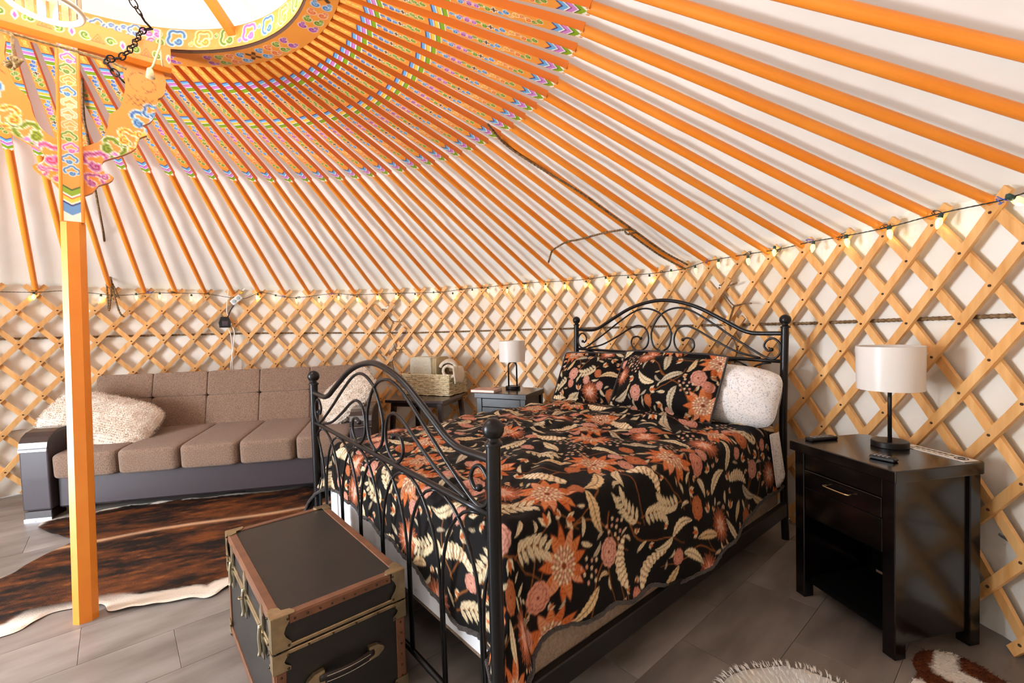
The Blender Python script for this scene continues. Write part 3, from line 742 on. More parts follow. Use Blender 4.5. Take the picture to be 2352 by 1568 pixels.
def paisley(cv, x, y, L, a):
    t = np.linspace(0, 1, 40); mid = np.stack([t, .5 * t * (1 - t) * 1.5], 1); n = np.stack([-np.gradient(mid[:, 1]), np.gradient(mid[:, 0])], 1); n /= np.linalg.norm(n, axis=1)[:, None]
    w = .3 * np.sin(math.pi * t ** .7) ** .7 * (1 + .16 * np.sin(t * 50)); P = np.concatenate([mid + n * w[:, None] * .5, (mid - n * w[:, None] * .5)[::-1]]); cv.poly(rot(P, a, x, y, L), CREAM)
    cv.line(rot(mid[2:-2], a, x, y, L), L * .035, 'f0e2c4'); 
    for k in range(4, 37, 4):
        for s in (-1, 1):
            cv.line(rot([mid[k], mid[k] + n[k] * s * w[k] * .25 + (.03, 0), mid[k] + n[k] * s * w[k] * .4 + (.0, 0)], a, x, y, L), L * .024, STEM)
def blossoms(cv, x, y, r, n):
    for k in range(n):
        b = k * 2.399; q = r * math.sqrt((k + .5) / n); X, Y = x + q * math.cos(b), y + q * math.sin(b)
        for j in range(5): cv.disc(X + r * .085 * math.cos(j * 1.257), Y + r * .085 * math.sin(j * 1.257), r * .055, PINK if k % 2 else CREAM)
        cv.disc(X, Y, r * .045, RUST)
def floral(w, h, px, seed, dens=1.0, scale=1.0):
    R = random.Random(seed); cv = Canvas(w, h, px, FL_BG); pts = []
    def place(r, tries=60):
        for _ in range(tries):
            x, y = R.uniform(-.03, w + .03), R.uniform(-.03, h + .03)
            if all(math.hypot(x - a, y - b) > r + q for a, b, q in pts): pts.append((x, y, r)); return x, y
        return None
    A = w * h * dens / scale ** 2
    for _ in range(int(A * 14)):     # stems below everything
        x, y = R.uniform(0, w), R.uniform(0, h); a = R.uniform(0, 6.28); P = [(x, y)]
        for k in range(14): a += R.uniform(-.35, .35); P.append((P[-1][0] + .028 * scale * math.cos(a), P[-1][1] + .028 * scale * math.sin(a)))
        cv.line(P, .006 * scale, STEM, 1, .0025 * scale)
    jobs = [(.105, 4.2, 'big'), (.08, 5, 'aster'), (.085, 5, 'pais'), (.05, 7, 'peony'), (.08, 22, 'leaf'), (.042, 16, 'tulip'), (.05, 8, 'bloss'), (.055, 30, 'leaf2'), (.033, 12, 'peony2'), (.03, 34, 'leaf3'), (.024, 30, 'tulip2'), (.02, 40, 'leaf4')]
    for r, n, k in jobs:
        r *= scale
        for _ in range(int(A * n + .5)):
            p = place(r * .82)
            if not p: continue
            x, y = p; a = R.uniform(0, 6.28)
            if k == 'big': bigflower(cv, x, y, r, a)
            elif k == 'aster': aster(cv, x, y, r, a)
            elif k == 'pais': paisley(cv, x - r * math.cos(a), y - r * math.sin(a), r * 2.2, a)
            elif k in ('peony', 'peony2'): peony(cv, x, y, r, a, R.choice((SALMON, PINK, 'b5693f', 'c98f7c')))
            elif k == 'tulip' or k == 'tulip2': tulip(cv, x - r * .5 * math.cos(a), y - r * .5 * math.sin(a), r, a)
            elif k == 'bloss': blossoms(cv, x, y, r, 11)
            elif k == 'leaf' and R.random() < .3: sprig(cv, x - r * math.cos(a), y - r * math.sin(a), r * 2, a)
            else: leaf(cv, x - r * math.cos(a), y - r * math.sin(a), r * 2.05, a, R.uniform(-.5, .5), R.uniform(.24, .36), R.choice((CREAM, CREAM, CREAM2, 'd9b98a')))
    return cv
m_velvet = M('floral_velvet', '0c0807', .75, attr=True, sheen=.03, spec=.12, bump=.12, bscale=70)
m_lining = M('fur_lining', '241812', .95, col2='352620', scale=60, sheen=.25, bump=.5, bscale=300)

def build_comforter():
    ZT, rr = .672, .06; X0, Y0, Y1, X1 = .115, .085, BW - .085, 2.02
    step = .0042
    root = empty('comforter', BP(1.0, BW / 2, .62), BED_RZ, 'dark floral velvet comforter spread over the bed', 'comforter')
    def surf(na, nt, nb, nb2, nv):
        # parameters: a in drop at foot, b in drop at either side
        ta = np.linspace(1, 0, na, endpoint=False); xs = np.linspace(X0, X1, nt)
        tb = np.linspace(1, 0, nb, endpoint=False); ys = np.linspace(Y0, Y1, nv); tb2 = np.linspace(0, 1, nb2 + 1)[1:]
        Ua = np.concatenate([ta, np.zeros(nt)]); Ux = np.concatenate([np.full(na, X0), xs])
        Vb = np.concatenate([tb, np.zeros(nv), np.zeros(nb2)]); Vb2 = np.concatenate([np.zeros(nb + nv), tb2]); Vy = np.concatenate([np.full(nb, Y0), ys, np.full(nb2, Y1)])
        Ua, Vb_ = np.meshgrid(Ua, Vb, indexing='ij'); Ux, Vb2_ = np.meshgrid(Ux, Vb2, indexing='ij'); _, Vy = np.meshgrid(Ux[:, 0], Vy, indexing='ij')
        ds = np.interp(Ux, [0, .115, .3, .6, 1.0, 1.5, 1.75, 2.02], [.42, .42, .40, .45, .53, .48, .43, .38]) + .012 * np.sin(Ux * 23)
        df = np.interp(Vy, [0, .085, .3, .5, .75, 1.1, 1.5, 1.58], [.40, .40, .41, .355, .31, .285, .27, .27]) + .008 * np.sin(Vy * 31)
        a = Ua * df; b = Vb_ * ds; b2 = Vb2_ * np.where(Ux > .2, .38, .36)
        U = Ux - a; V = Vy - b + b2
        bb = b + b2; sg = np.where(b2 > 0, 1., -1.)
        rho = np.hypot(a, bb); rs = np.maximum(rho, 1e-9); th = np.minimum(rho / rr, math.pi / 2); ex = np.maximum(rho - rr * math.pi / 2, 0)
        corner = 4 * (a / rs) ** 2 * (bb / rs) ** 2
        s = (U * 1.0 + V * 1.0)
        wave = np.sin(s * 9 + 1.5 * np.sin(s * 3.1)) * .6 + np.sin(s * 21 + 1) * .12
        out = rr * np.sin(th) + ex * (.09 + .10 * corner) + ex * .09 * (wave + .15) * (bb > 0) + ex * .03 * wave * (a > 0) + ex * .3 * np.exp(-np.maximum(U - .0, 0) / .22) * (b2 > .02)
        out = np.where((bb < .03) & (a > 0), np.minimum(out, .085), out)
        down = rr * (1 - np.cos(th)) + ex * .98
        X = Ux - out * a / rs; Y = Vy + sg * out * bb / rs
        crown = .03 * np.sin(math.pi * np.clip((Vy - 0) / BW, 0, 1)) ** .6 * np.clip((Ux - .05) / .4, 0, 1)
        wr = .045 * (fbm(U * 3.2 + V * 1.1, V * 2.6 - U * .8, 2) - .5) + .026 * np.abs(fbm(U * 5 - V * 6, U * 2 + V * 2.2, 8) - .5) * 2 + .008 * (fbm(U * 14, V * 11, 4) - .5)
        # a few long pulled ridges running from the pillows to the near side
        for (ux, vy, an, L, amp) in ((1.5, .55, -.9, .5, .022), (1.25, .35, -.6, .45, .018), (1.65, .9, -1.2, .45, .018), (.8, .8, .5, .5, .014), (1.0, 1.1, 1.2, .4, .012)):
            p = (U - ux) * math.cos(an) + (V - vy) * math.sin(an); q = -(U - ux) * math.sin(an) + (V - vy) * math.cos(an) + .05 * np.sin(p * 6)
            wr = wr + amp * np.exp(-(q / .028) ** 2) * np.exp(-(p / L) ** 4)
        Z = ZT + crown + wr * np.clip(1 - ex * 8, .1, 1) - down
        Z = np.maximum(Z, .045)
        return np.stack([X - 1.0, Y - BW / 2, Z - .62], -1), U, V
    na, nt, nb, nb2, nv = int(.37 / step), int(1.9 / step), int(.42 / step), int(.36 / step / 2), int(1.41 / step)
    G, U, V = surf(na, nt, nb, nb2, nv)
    cv = floral(2.5, 2.45, .0024, 5); col = cv.sample(U + .45, V + .47)
    link('top_cover', fast_grid('top_cover', G, m_velvet, col), root)
    # lining: the same drape, coarser and pushed inwards
    G2, _, _ = surf(12, 40, 12, 12, 30); n = np.cross(np.gradient(G2, axis=0), np.gradient(G2, axis=1)); n /= np.maximum(np.linalg.norm(n, axis=2)[..., None], 1e-9)
    if n[20, 20, 2] < 0: n = -n
    link('lining', fast_grid('lining', G2 - n * .014, m_lining), root)
    # fuzzy hem
    hem = np.concatenate([G[::-1, 0][:-1:6], G[0, ::6]]); hem = resample(hem, .012); hem = hem + rng.normal(0, .0012, hem.shape)
    MB().tube(hem, .007 + .002 * rng.random(len(hem)), 7).obj('hem', m_lining, root, True)
build_comforter()

# ---- pillows
def pillow_grid(w, h, t, n, flange=0, sag=0, seed=1, soft=0):
    p = np.linspace(-1, 1, n); q = np.linspace(-1, 1, max(8, int(n * h / w))); P, Q = np.meshgrid(p, q, indexing='ij')
    iw, ih = w / 2 - flange, h / 2 - flange
    x = P * w / 2; y = Q * h / 2
    pi_, qi = np.clip(np.abs(x) / iw, 0, 1), np.clip(np.abs(y) / ih, 0, 1)
    prof = np.maximum((1 - pi_ ** 2.6), 0) ** .55 * np.maximum((1 - qi ** 2.6), 0) ** .55
    pinch = .05 * (np.abs(P) ** 2 * (1 - np.abs(Q) ** 2) + 0) * h - 0
    y2 = y * (1 - .07 * (1 - P ** 2) * 0 - .05 * np.abs(P) ** 6) ; x2 = x * (1 - .05 * np.abs(Q) ** 2 * (1 - np.abs(P) ** 8))
    x2 = x2 * (1 - soft * np.abs(Q) ** 5); y2 = y2 * (1 - soft * 1.3 * np.abs(P) ** 5)
    wr = .012 * (fbm(P * 3 + 5, Q * 3, seed) - .5) + .006 * (fbm(P * 9, Q * 8, seed + 3) - .5)
    z = t / 2 * prof + .004 + wr * prof
    bend = sag * (P ** 2) * .5
    F = np.stack([x2, y2, z + bend], -1); B = np.stack([x2, y2, -z + bend], -1); return F, B, P, Q
def sham(x, y, z, w, h, t, lean, yaw, roll, label, seed, name='floral_pillow'):
    """a pillow standing on its long edge, leaning back to the headboard"""
    root = empty(name, BP(x, y, z), 0, label, 'pillow', 'floral pillows on the bed')
    F, B, P, Q = pillow_grid(w, h, t, int(w / .0045), .035, .0, seed); cv = floral(w + .1, h + .1, .0022, seed, 1.25, .95)
    me = fast_grid('front', F, m_velvet, cv.sample((P + 1) * w / 2 + .05, (Q + 1) * h / 2 + .05)); link('front', me, root)
    Fb, Bb, _, _ = pillow_grid(w, h, t, 40, .035, .0, seed); link('back', fast_grid('back', Bb[::-1], m_lining), root)
    e = np.concatenate([F[:, 0], F[-1, 1:], F[::-1, -1][1:], F[0, ::-1][1:-1]]); e = resample(np.concatenate([e, e[:1]]), .02)[:-1]
    MB().tube(e, .006, 6, closed=True).obj('piping', m_lining, root, True)
    # local x -> along -bed y (picture right), local y -> up, local z -> towards the foot
    m = Matrix.Rotation(BED_RZ, 4, 'Z') @ Matrix(((0, 0, -1, 0), (-1, 0, 0, 0), (0, 1, 0, 0), (0, 0, 0, 1)))
    root.matrix_world = Matrix.Translation(BP(x, y, z)) @ Matrix.Rotation(BED_RZ + yaw, 4, 'Z') @ Matrix(((0, 0, -1, 0), (-1, 0, 0, 0), (0, 1, 0, 0), (0, 0, 0, 1))) @ Matrix.Rotation(-lean, 4, 'X') @ Matrix.Rotation(roll, 4, 'Z')
    return root
sham(1.93, 1.24, .865, .66, .42, .17, .5, .12, .0, 'dark floral pillow leaning at the far side of the headboard', 21)
sham(1.83, .60, .885, .74, .43, .19, .48, -.06, -.02, 'larger dark floral pillow in front at the middle of the headboard', 34)
def white_pillow():
    m = M('small_print_cotton', 'f3efec', .85, col2='bdb7bd', scale=120, detail=3, lo=.54, hi=.66, bump=.3, bscale=9)
    root = empty('white_pillow', BP(1.95, .30, .83), 0, 'white pillow with a small grey print beside the right bedpost', 'pillow')
    F, B, P, Q = pillow_grid(.62, .36, .25, 70, 0, 0, 9, .10); F[..., 2] += .035 * (fbm(P * 2.5 + 3, Q * 4 + P * 2, 12) - .5) * (1 - P ** 4) * (1 - Q ** 4)
    mb = MB().grid(F).grid(B[::-1]); mb.obj('pillow_case', m, root, True)
    root.matrix_world = Matrix.Translation(BP(1.95, .275, .838)) @ Matrix.Rotation(BED_RZ + .0, 4, 'Z') @ Matrix(((0, 0, -1, 0), (-1, 0, 0, 0), (0, 1, 0, 0), (0, 0, 0, 1))) @ Matrix.Rotation(-.42, 4, 'X') @ Matrix.Rotation(-.06, 4, 'Z')
    # sheet corner hanging at the side by the head
    G = np.zeros((8, 14, 3))
    for i in range(8):
        for j in range(14):
            u, v = i / 7, j / 13; G[i, j] = BP(1.90 + .12 * u, .004 - .03 * v + .006 * math.sin(u * 6), .64 - v * (.30 - .1 * abs(u - .35)))
    o = link('bed_sheet', fast_grid('bed_sheet', G, m)); tag(o, 'white printed sheet corner hanging below the comforter by the headboard', 'sheet')
    o.modifiers.new('t', 'SOLIDIFY').thickness = .003
white_pillow()
# ------------------------------------------------------------------ trunk
def build_trunk():
    m_blk = M('trunk_black', '1c1a18', .42, col2='24221e', scale=6, bump=.06, bscale=120); m_brn = M('trunk_leather', '7c5138', .42, col2='6a4530', scale=18)
    m_brass = M('trunk_brass', 'b7a27c', .34, metal=.85, col2='9a8a6c', scale=22); m_rivet = M('rivet', '4b3b2c', .35, metal=.9); m_steel = M('latch_steel', 'bdb59c', .3, metal=.95)
    root = empty('steamer_trunk', (-.8265, 1.7556, 0), BED_RZ, 'black storage trunk with brown edging and brass corners at the bed foot', 'trunk')
    wx, ly, h, lid = .415, .805, .43, .328; X, Y = wx / 2, ly / 2
    body = MB().box((0, 0, lid / 2 - .001), (wx - .006, ly - .006, lid - .004), bev=.004).obj('body', m_blk, root)
    lidb = MB().box((0, 0, (lid + h) / 2), (wx - .006, ly - .006, h - lid - .006), bev=.005).obj('lid', m_blk, root)
    # edging on top
    for s in (-1, 1):
        MB().box((s * (X - .014), 0, h - .003), (.028, ly - .09, .007), bev=.002).obj('edge_strip', m_brn, lidb)
        MB().box((0, s * (Y - .014), h - .003), (wx - .09, .028, .007), bev=.002).obj('edge_strip', m_brn, lidb)
        MB().box((s * (X - .001), 0, h - .016), (.007, ly - .09, .026), bev=.002).obj('edge_strip', m_brn, lidb)
        MB().box((0, s * (Y - .001), h - .016), (wx - .09, .007, .026), bev=.002).obj('edge_strip', m_brn, lidb)
        for z, p in ((lid + .007, lidb), (lid - .011, body)):
            MB().box((s * (X - .001), 0, z), (.008, ly - .04, .012), bev=.002).obj('seam_strip', m_brass, p)
            MB().box((0, s * (Y - .001), z), (wx - .04, .008, .012), bev=.002).obj('seam_strip', m_brass, p)
        MB().box((s * (X - .001), 0, .016), (.008, ly - .04, .026), bev=.002).obj('edge_strip', m_brn, body)
        MB().box((0, s * (Y - .001), .016), (wx - .04, .008, .026), bev=.002).obj('edge_strip', m_brn, body)
        for t in (-1, 1):
            MB().box((s * (X - .001), t * (Y - .016), lid / 2 - .02), (.007, .03, lid - .09), bev=.002).obj('corner_strip', m_brn, body)
            MB().box((s * (X - .016), t * (Y - .001), lid / 2 - .02), (.03, .007, lid - .09), bev=.002).obj('corner_strip', m_brn, body)
            # brass corner pieces
            def corner(name, z0, z1, w, par, top=False, m=m_brass):
                mb = MB(); wob = [(0, z0), (w, z0), (w * 1.02, z0 + (z1 - z0) * .18), (w * .72, z0 + (z1 - z0) * .36), (w * .62, z0 + (z1 - z0) * .5), (w * .74, z0 + (z1 - z0) * .66), (w * .95, z0 + (z1 - z0) * .8), (w * .9, z1), (0, z1)]
                mb.prism(wob, (s * (X + .0035), t * (Y + .0035), 0), (0, -t, 0), (0, 0, 1), (s, 0, 0), .0025)
                mb.prism(wob, (s * (X + .0035), t * (Y + .0035), 0), (-s, 0, 0), (0, 0, 1), (0, t, 0), .0025)
                if top: mb.prism([(0, 0), (.062, 0), (.066, .012), (.056, .03), (.034, .036), (.03, .056), (.012, .066), (0, .062)], (s * (X + .0035), t * (Y + .0035), h + .0008), (-s, 0, 0), (0, -t, 0), (0, 0, 1), .003)
                o = mb.obj(name, m, par); bm = bmesh.new(); bm.from_mesh(o.data); bmesh.ops.recalc_face_normals(bm, faces=bm.faces); bm.to_mesh(o.data); bm.free()
                rv = [((X + .006) * s, (Y - w * .8) * t, z0 + (z1 - z0) * .1), ((X - w * .8) * s, (Y + .006) * t, z0 + (z1 - z0) * .1), ((X + .006) * s, (Y - w * .8) * t, z1 - .012), ((X - w * .8) * s, (Y + .006) * t, z1 - .012)]
                for p in rv: MB().ball(p, .0042, 8, 5).obj('rivet', m_rivet, o, True)
                return o
            corner('corner_cap', lid + .003, h + .003, .05, lidb, True)
            corner('corner_plate', lid - .062, lid - .004, .046, body)
            corner('corner_plate', .0, .055, .05, body)
    # rivets along the edging, one small mesh each on the two sides in view
    for k in range(9):
        x = -X + .06 + k * (wx - .12) / 8; MB().ball((x, -Y - .0045, h - .016), .0036, 8, 5).obj('rivet', m_rivet, lidb, True)
        if k % 2: MB().ball((x, -Y - .005, lid - .011), .0032, 8, 5).obj('rivet', m_rivet, body, True)
    for k in range(6):
        for s in (-1, 1): MB().ball((s * (X - .016), -Y - .0045, .06 + k * .038), .0034, 8, 5).obj('rivet', m_rivet, body, True)
    # end handle: leather strap between two brass loops
    hz = .20
    P = np.array([(x, -Y - .012 - .022 * math.cos(x / .09 * 1.5), hz) for x in np.linspace(-.085, .085, 15)])
    hd = MB().tube(P, .0125, 10, flat=1.0, up=(0, 0, 1)); hd.v[-1][:, 1] = (hd.v[-1][:, 1] + Y) * .75 - Y
    strap = hd.obj('handle_strap', M('handle_leather', '241a18', .4), root, True)
    for s in (-1, 1):
        pts = [(0, -.022), (.03, -.02), (.048, -.008), (.052, .0), (.048, .008), (.03, .02), (0, .022)]
        MB().prism(pts, (s * .072, -Y - .0, hz), (s, 0, 0), (0, 0, 1), (0, -1, 0), .016).obj('handle_plate', m_brass, root)
        P = [(x, -Y - .026 - .012 * math.cos(x / .09 * 1.5), hz + s * .009) for x in np.linspace(-.07, .07, 15)]
        MB().tube(P, .0008, 4).obj('stitching', M('stitch', 'cfc6b4', .8), strap)
    # latches and lock on the long side
    for y, kind in ((-.27, 0), (.0, 1), (.26, 0)):
        mb = MB().prism([(-.018, -.03), (.018, -.03), (.022, .0), (.016, .035), (0, .045), (-.016, .035), (-.022, 0)], (-X - .003, y, lid - .045), (0, 1, 0), (0, 0, 1), (-1, 0, 0), .004)
        lt = mb.obj('latch', m_steel, root)
        MB().prism([(-.016, -.03), (.016, -.03), (.02, .02), (.0, .05), (-.02, .02)], (-X - .003, y, lid + .045), (0, 1, 0), (0, 0, 1), (-1, 0, 0), .004).obj('latch_plate', m_steel, lt)
        MB().tube(smooth_path([(-X - .010, y, lid + .03), (-X - .014, y, lid - .01), (-X - .012, y, lid - .05), (-X - .016, y, lid - .068)], 4), .0055, 8, flat=1).obj('latch_lever', m_steel, lt, True)
        if kind: MB().tube([(-X - .012 - .014 * math.sin(t), y + .012 * math.cos(t), lid + .0) for t in np.linspace(0, math.pi, 9)], .0025, 6).obj('hasp', m_brass, lt, True)
    return root
build_trunk()

# ------------------------------------------------------------------ sofa
def puff(c, d, n=10, p=3.2, bulge=1.0):
    """soft box: superellipsoid-like cushion with pinched seams"""
    x, y, z = np.array(d) / 2; mb = MB(); q = np.linspace(-1, 1, n)
    f = lambda a: np.sign(a) * np.abs(a) ** .75
    for ax, sg in ((0, 1), (0, -1), (1, 1), (1, -1), (2, 1), (2, -1)):
        A, B = np.meshgrid(q, q, indexing='ij'); P = np.zeros((n, n, 3)); i, j = [k for k in range(3) if k != ax]
        P[..., ax] = sg; P[..., i] = A; P[..., j] = B
        nr = (np.abs(P) ** p).sum(-1) ** (1 / p); P = P / nr[..., None] * (1 + .06 * bulge * (nr[..., None] - 1))
        G = P * (x, y, z) + np.array(c)
        if (sg > 0) != (ax == 1): G = G
        else: G = G[::-1]
        mb.grid(G)
    return mb
def build_sofa():
    m_fab = M('sofa_tweed', 'a3826a', .95, col2='6b5242', scale=150, detail=4, bump=.5, bscale=260, sheen=.2, lo=.35, hi=.7)
    m_lea = M('sofa_leather', '3b3236', .42, bump=.06, bscale=160); m_gls = M('sofa_arm_gloss', '2a1c19', .22, coat=.4); m_chr = M('chrome', 'd8d8dc', .15, metal=1)
    root = empty('sofa', (-2.43, 3.40, 0), math.radians(12), 'long brown tweed sofa bed with dark leather base', 'sofa')
    u0, u1, n = -.88, 1.13, 5; w = (u1 - u0) / n; ub, wb = -1.03, (u1 + 1.03) / n
    MB().box(((u0 + u1) / 2, .43, .18), (u1 - u0, .80, .24), bev=.015).obj('base', m_lea, root)
    for k in range(n):
        c = u0 + (k + .5) * w
        o = puff((0, 0, 0), (w * 1.012, .76, .185), 18, 10).obj('seat_cushion', m_fab, root, True, (c, .35, .385)); o.rotation_euler = (math.radians(3), 0, 0)
        cb = ub + (k + .5) * wb
        for z0, hh, nn in ((.585, .28, .765), (.825, .215, .825)):
            o = puff((0, 0, 0), (wb * 1.012, .17, hh * 1.03), 18, 12).obj('back_cushion', m_fab, root, True, (cb, nn, z0)); o.rotation_euler = (math.radians(-14), 0, 0)
    bk = MB().box(((u0 + u1) / 2, .90, .55), (u1 - u0 - .02, .07, .62), bev=.02).obj('back_panel', m_lea, root)
    bk.rotation_euler = (0, 0, 0)
    for s, a, b in ((-1, -1.06, -.885), (1, 1.135, 1.31)):
        prof = [(-.015, .07), (-.02, .30), (-.02, .50), (-.012, .545), (.01, .58), (.05, .608), (.11, .622), (.4, .618), (.60, .60), (.64, .58), (.64, .07)]
        arm = MB().prism(prof, (a, 0, 0), (0, 1, 0), (0, 0, 1), (1, 0, 0), b - a); o = arm.obj('arm', m_lea, root)
        o.modifiers.new('b', 'BEVEL').width = .012; o.modifiers['b'].segments = 3; o.modifiers['b'].limit_method = 'ANGLE'
        cap = [(-.026, .50), (-.026, .515), (-.018, .552), (.006, .588), (.048, .616), (.11, .630), (.4, .626), (.60, .608), (.595, .60), (.4, .616), (.11, .620), (.05, .606), (.01, .578), (-.012, .545), (-.018, .50)]
        cp = MB().prism(cap, (a + .003, 0, 0), (0, 1, 0), (0, 0, 1), (1, 0, 0), b - a - .006).obj('arm_cap', m_gls, o)
        MB().box(((a + b) / 2, -.024, .497), (b - a - .004, .012, .018), bev=.002).obj('chrome_strip', m_chr, o)
        MB().box(((a + b) / 2, .06, .036), (b - a - .01, .14, .06), bev=.004).obj('foot', m_gls, o)
        MB().box(((a + b) / 2, -.010, .007), (b - a - .01, .012, .012)).obj('chrome_foot_strip', m_chr, o)
    for u in (-.6, .7): MB().box((u, .7, .03), (.06, .06, .06), bev=.004).obj('rear_foot', m_gls, root)
build_sofa()

# ---- fur
def fur_blades(P, Nn, n, length, width, seed=1, droop=.5, lay=None):
    r = np.random.default_rng(seed); idx = r.integers(0, len(P), n); p = P[idx]; nn = Nn[idx]
    t = r.normal(0, .6, (n, 3)) + (0 if lay is None else np.array(lay)); d = nn + t * droop; d /= np.linalg.norm(d, axis=1)[:, None]; L = length * r.uniform(.6, 1.2, n)[:, None]
    side = np.cross(d, r.normal(0, 1, (n, 3))); side /= np.linalg.norm(side, axis=1)[:, None]
    mid = p + d * L * .55; tip = p + d * L - np.array((0, 0, 1)) * L * .25
    V = np.stack([p - side * width / 2, p + side * width / 2, mid + side * width * .35, mid - side * width * .35, tip], 1).reshape(-1, 3)
    F = []
    for k in range(n): b = 5 * k; F += [(b, b + 1, b + 2, b + 3), (b + 3, b + 2, b + 4)]
    return MB().add(V, F)
def grid_normals(G):
    n = np.cross(np.gradient(G, axis=0), np.gradient(G, axis=1)); return n / np.maximum(np.linalg.norm(n, axis=2)[..., None], 1e-9)
def fur_pillow(mw, w, h, t, label, seed):
    m = M('cream_fur', 'efe0cf', .95, col2='dcc7b2', scale=9, sheen=.6, bump=.6, bscale=90)
    root = empty('fur_cushion', (0, 0, 0), 0, label, 'cushion', 'cream fur cushions on the sofa'); root.matrix_world = mw
    F, B, P, Q = pillow_grid(w, h, t, 46, 0, 0, seed, .12)
    lump = .014 * (fbm(P * 7, Q * 7, seed) - .4); F[..., 2] += lump; B[..., 2] -= lump
    MB().grid(F).grid(B[::-1]).obj('cushion_cover', m, root, True)
    nf = grid_normals(F); nf *= np.sign(nf[23, 10, 2]); nb = grid_normals(B); nb *= -np.sign(nb[23, 10, 2])
    pp = np.concatenate([F.reshape(-1, 3), B.reshape(-1, 3)]); nn = np.concatenate([nf.reshape(-1, 3), nb.reshape(-1, 3)])
    tag(fur_blades(pp, nn, 9000, .018, .0035, seed, .9).obj('fur', m, root), kind='stuff')
SOFA = Matrix.Translation((-2.43, 3.40, 0)) @ Matrix.Rotation(math.radians(12), 4, 'Z')
fur_pillow(SOFA @ Matrix.Translation((-.76, .36, .63)) @ Matrix.Rotation(math.radians(14), 4, 'Y') @ Matrix.Rotation(math.radians(42), 4, 'X') @ Matrix.Rotation(math.radians(-3), 4, 'Z'), .76, .44, .19, 'cream fur cushion on the sofa seat behind the orange post', 3)
fur_pillow(SOFA @ Matrix.Translation((1.07, .46, .70)) @ Matrix.Rotation(math.radians(-40), 4, 'Y') @ Matrix.Rotation(math.radians(40), 4, 'X'), .54, .42, .18, 'cream fur cushion at the right sofa arm behind the footboard', 6)

# ------------------------------------------------------------------ nightstands and lamps
m_esp = M('espresso_wood', '0b0808', .22, col2='0f0b0b', scale=4, stretch=(1, 1, .2), coat=.25, spec=.4)
m_dark = M('nightstand_inside', '060505', .8, spec=.1)  # shade of the open cavity put into the colour: near black, matt
def nightstand(loc, rz, label):
    W, D, Hh = .46, .395, .712
    root = empty('nightstand', loc, rz, label, 'nightstand', 'matching dark nightstands')
    for x in (-1, 1):
        for y, yy in ((0, .025), (1, D - .025)): MB().box((x * (W / 2 - .025), yy, (Hh - .045) / 2), (.05, .05, Hh - .045), bev=.003).obj('leg', m_esp, root)
        MB().box((x * (W / 2 - .018), D / 2, .36), (.014, D - .09, .61), bev=.002).obj('side_panel', m_esp, root)
    pts = [(-W / 2 - .015, -.015), (W / 2 + .015, -.015), (W / 2 + .015, D - .03)] + [(W / 2 - .015 + .03 * math.cos(t), D - .015 + .03 * math.sin(t) - .0) for t in np.linspace(.2, 1.4, 5)] + [(-W / 2 + .055 + .07 * math.cos(t), D - .055 + .07 * math.sin(t)) for t in np.linspace(1.57, 3.14, 7)]
    o = MB().prism(pts, (0, 0, Hh - .045), (1, 0, 0), (0, 1, 0), (0, 0, 1), .045).obj('top', m_esp, root)
    o.modifiers.new('b', 'BEVEL').width = .004; o.modifiers['b'].segments = 2; o.modifiers['b'].limit_method = 'ANGLE'
    MB().box((0, .012, .628), (W - .104, .016, .07), bev=.002).obj('upper_rail', m_esp, root)
    dr = MB().box((0, .010, .552), (W - .104, .018, .076), bev=.002).obj('drawer', m_esp, root)
    MB().tube(smooth_path([(-.055, -.0, .56), (-.055, -.022, .56), (0, -.026, .56), (.055, -.022, .56), (.055, 0, .56)], 4), .0032, 8).obj('drawer_pull', M('brushed_brass', 'cbb48a', .25, metal=.9), dr, True)
    MB().box((0, .012, .447), (W - .104, .016, .128), bev=.002).obj('lower_rail', m_esp, root)
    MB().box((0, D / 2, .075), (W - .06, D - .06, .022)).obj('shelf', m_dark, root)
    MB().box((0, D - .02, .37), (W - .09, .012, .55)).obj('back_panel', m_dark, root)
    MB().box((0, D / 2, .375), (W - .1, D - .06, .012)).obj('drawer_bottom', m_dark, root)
    return root
e = math.atan2(-.447, .084)
nightstand((1.335, 1.868, 0), e, 'black nightstand close to the camera beside the lattice wall')
nightstand((-.112, 3.828, 0), math.atan2(-.427, .905), 'dark nightstand at the far side of the bed')
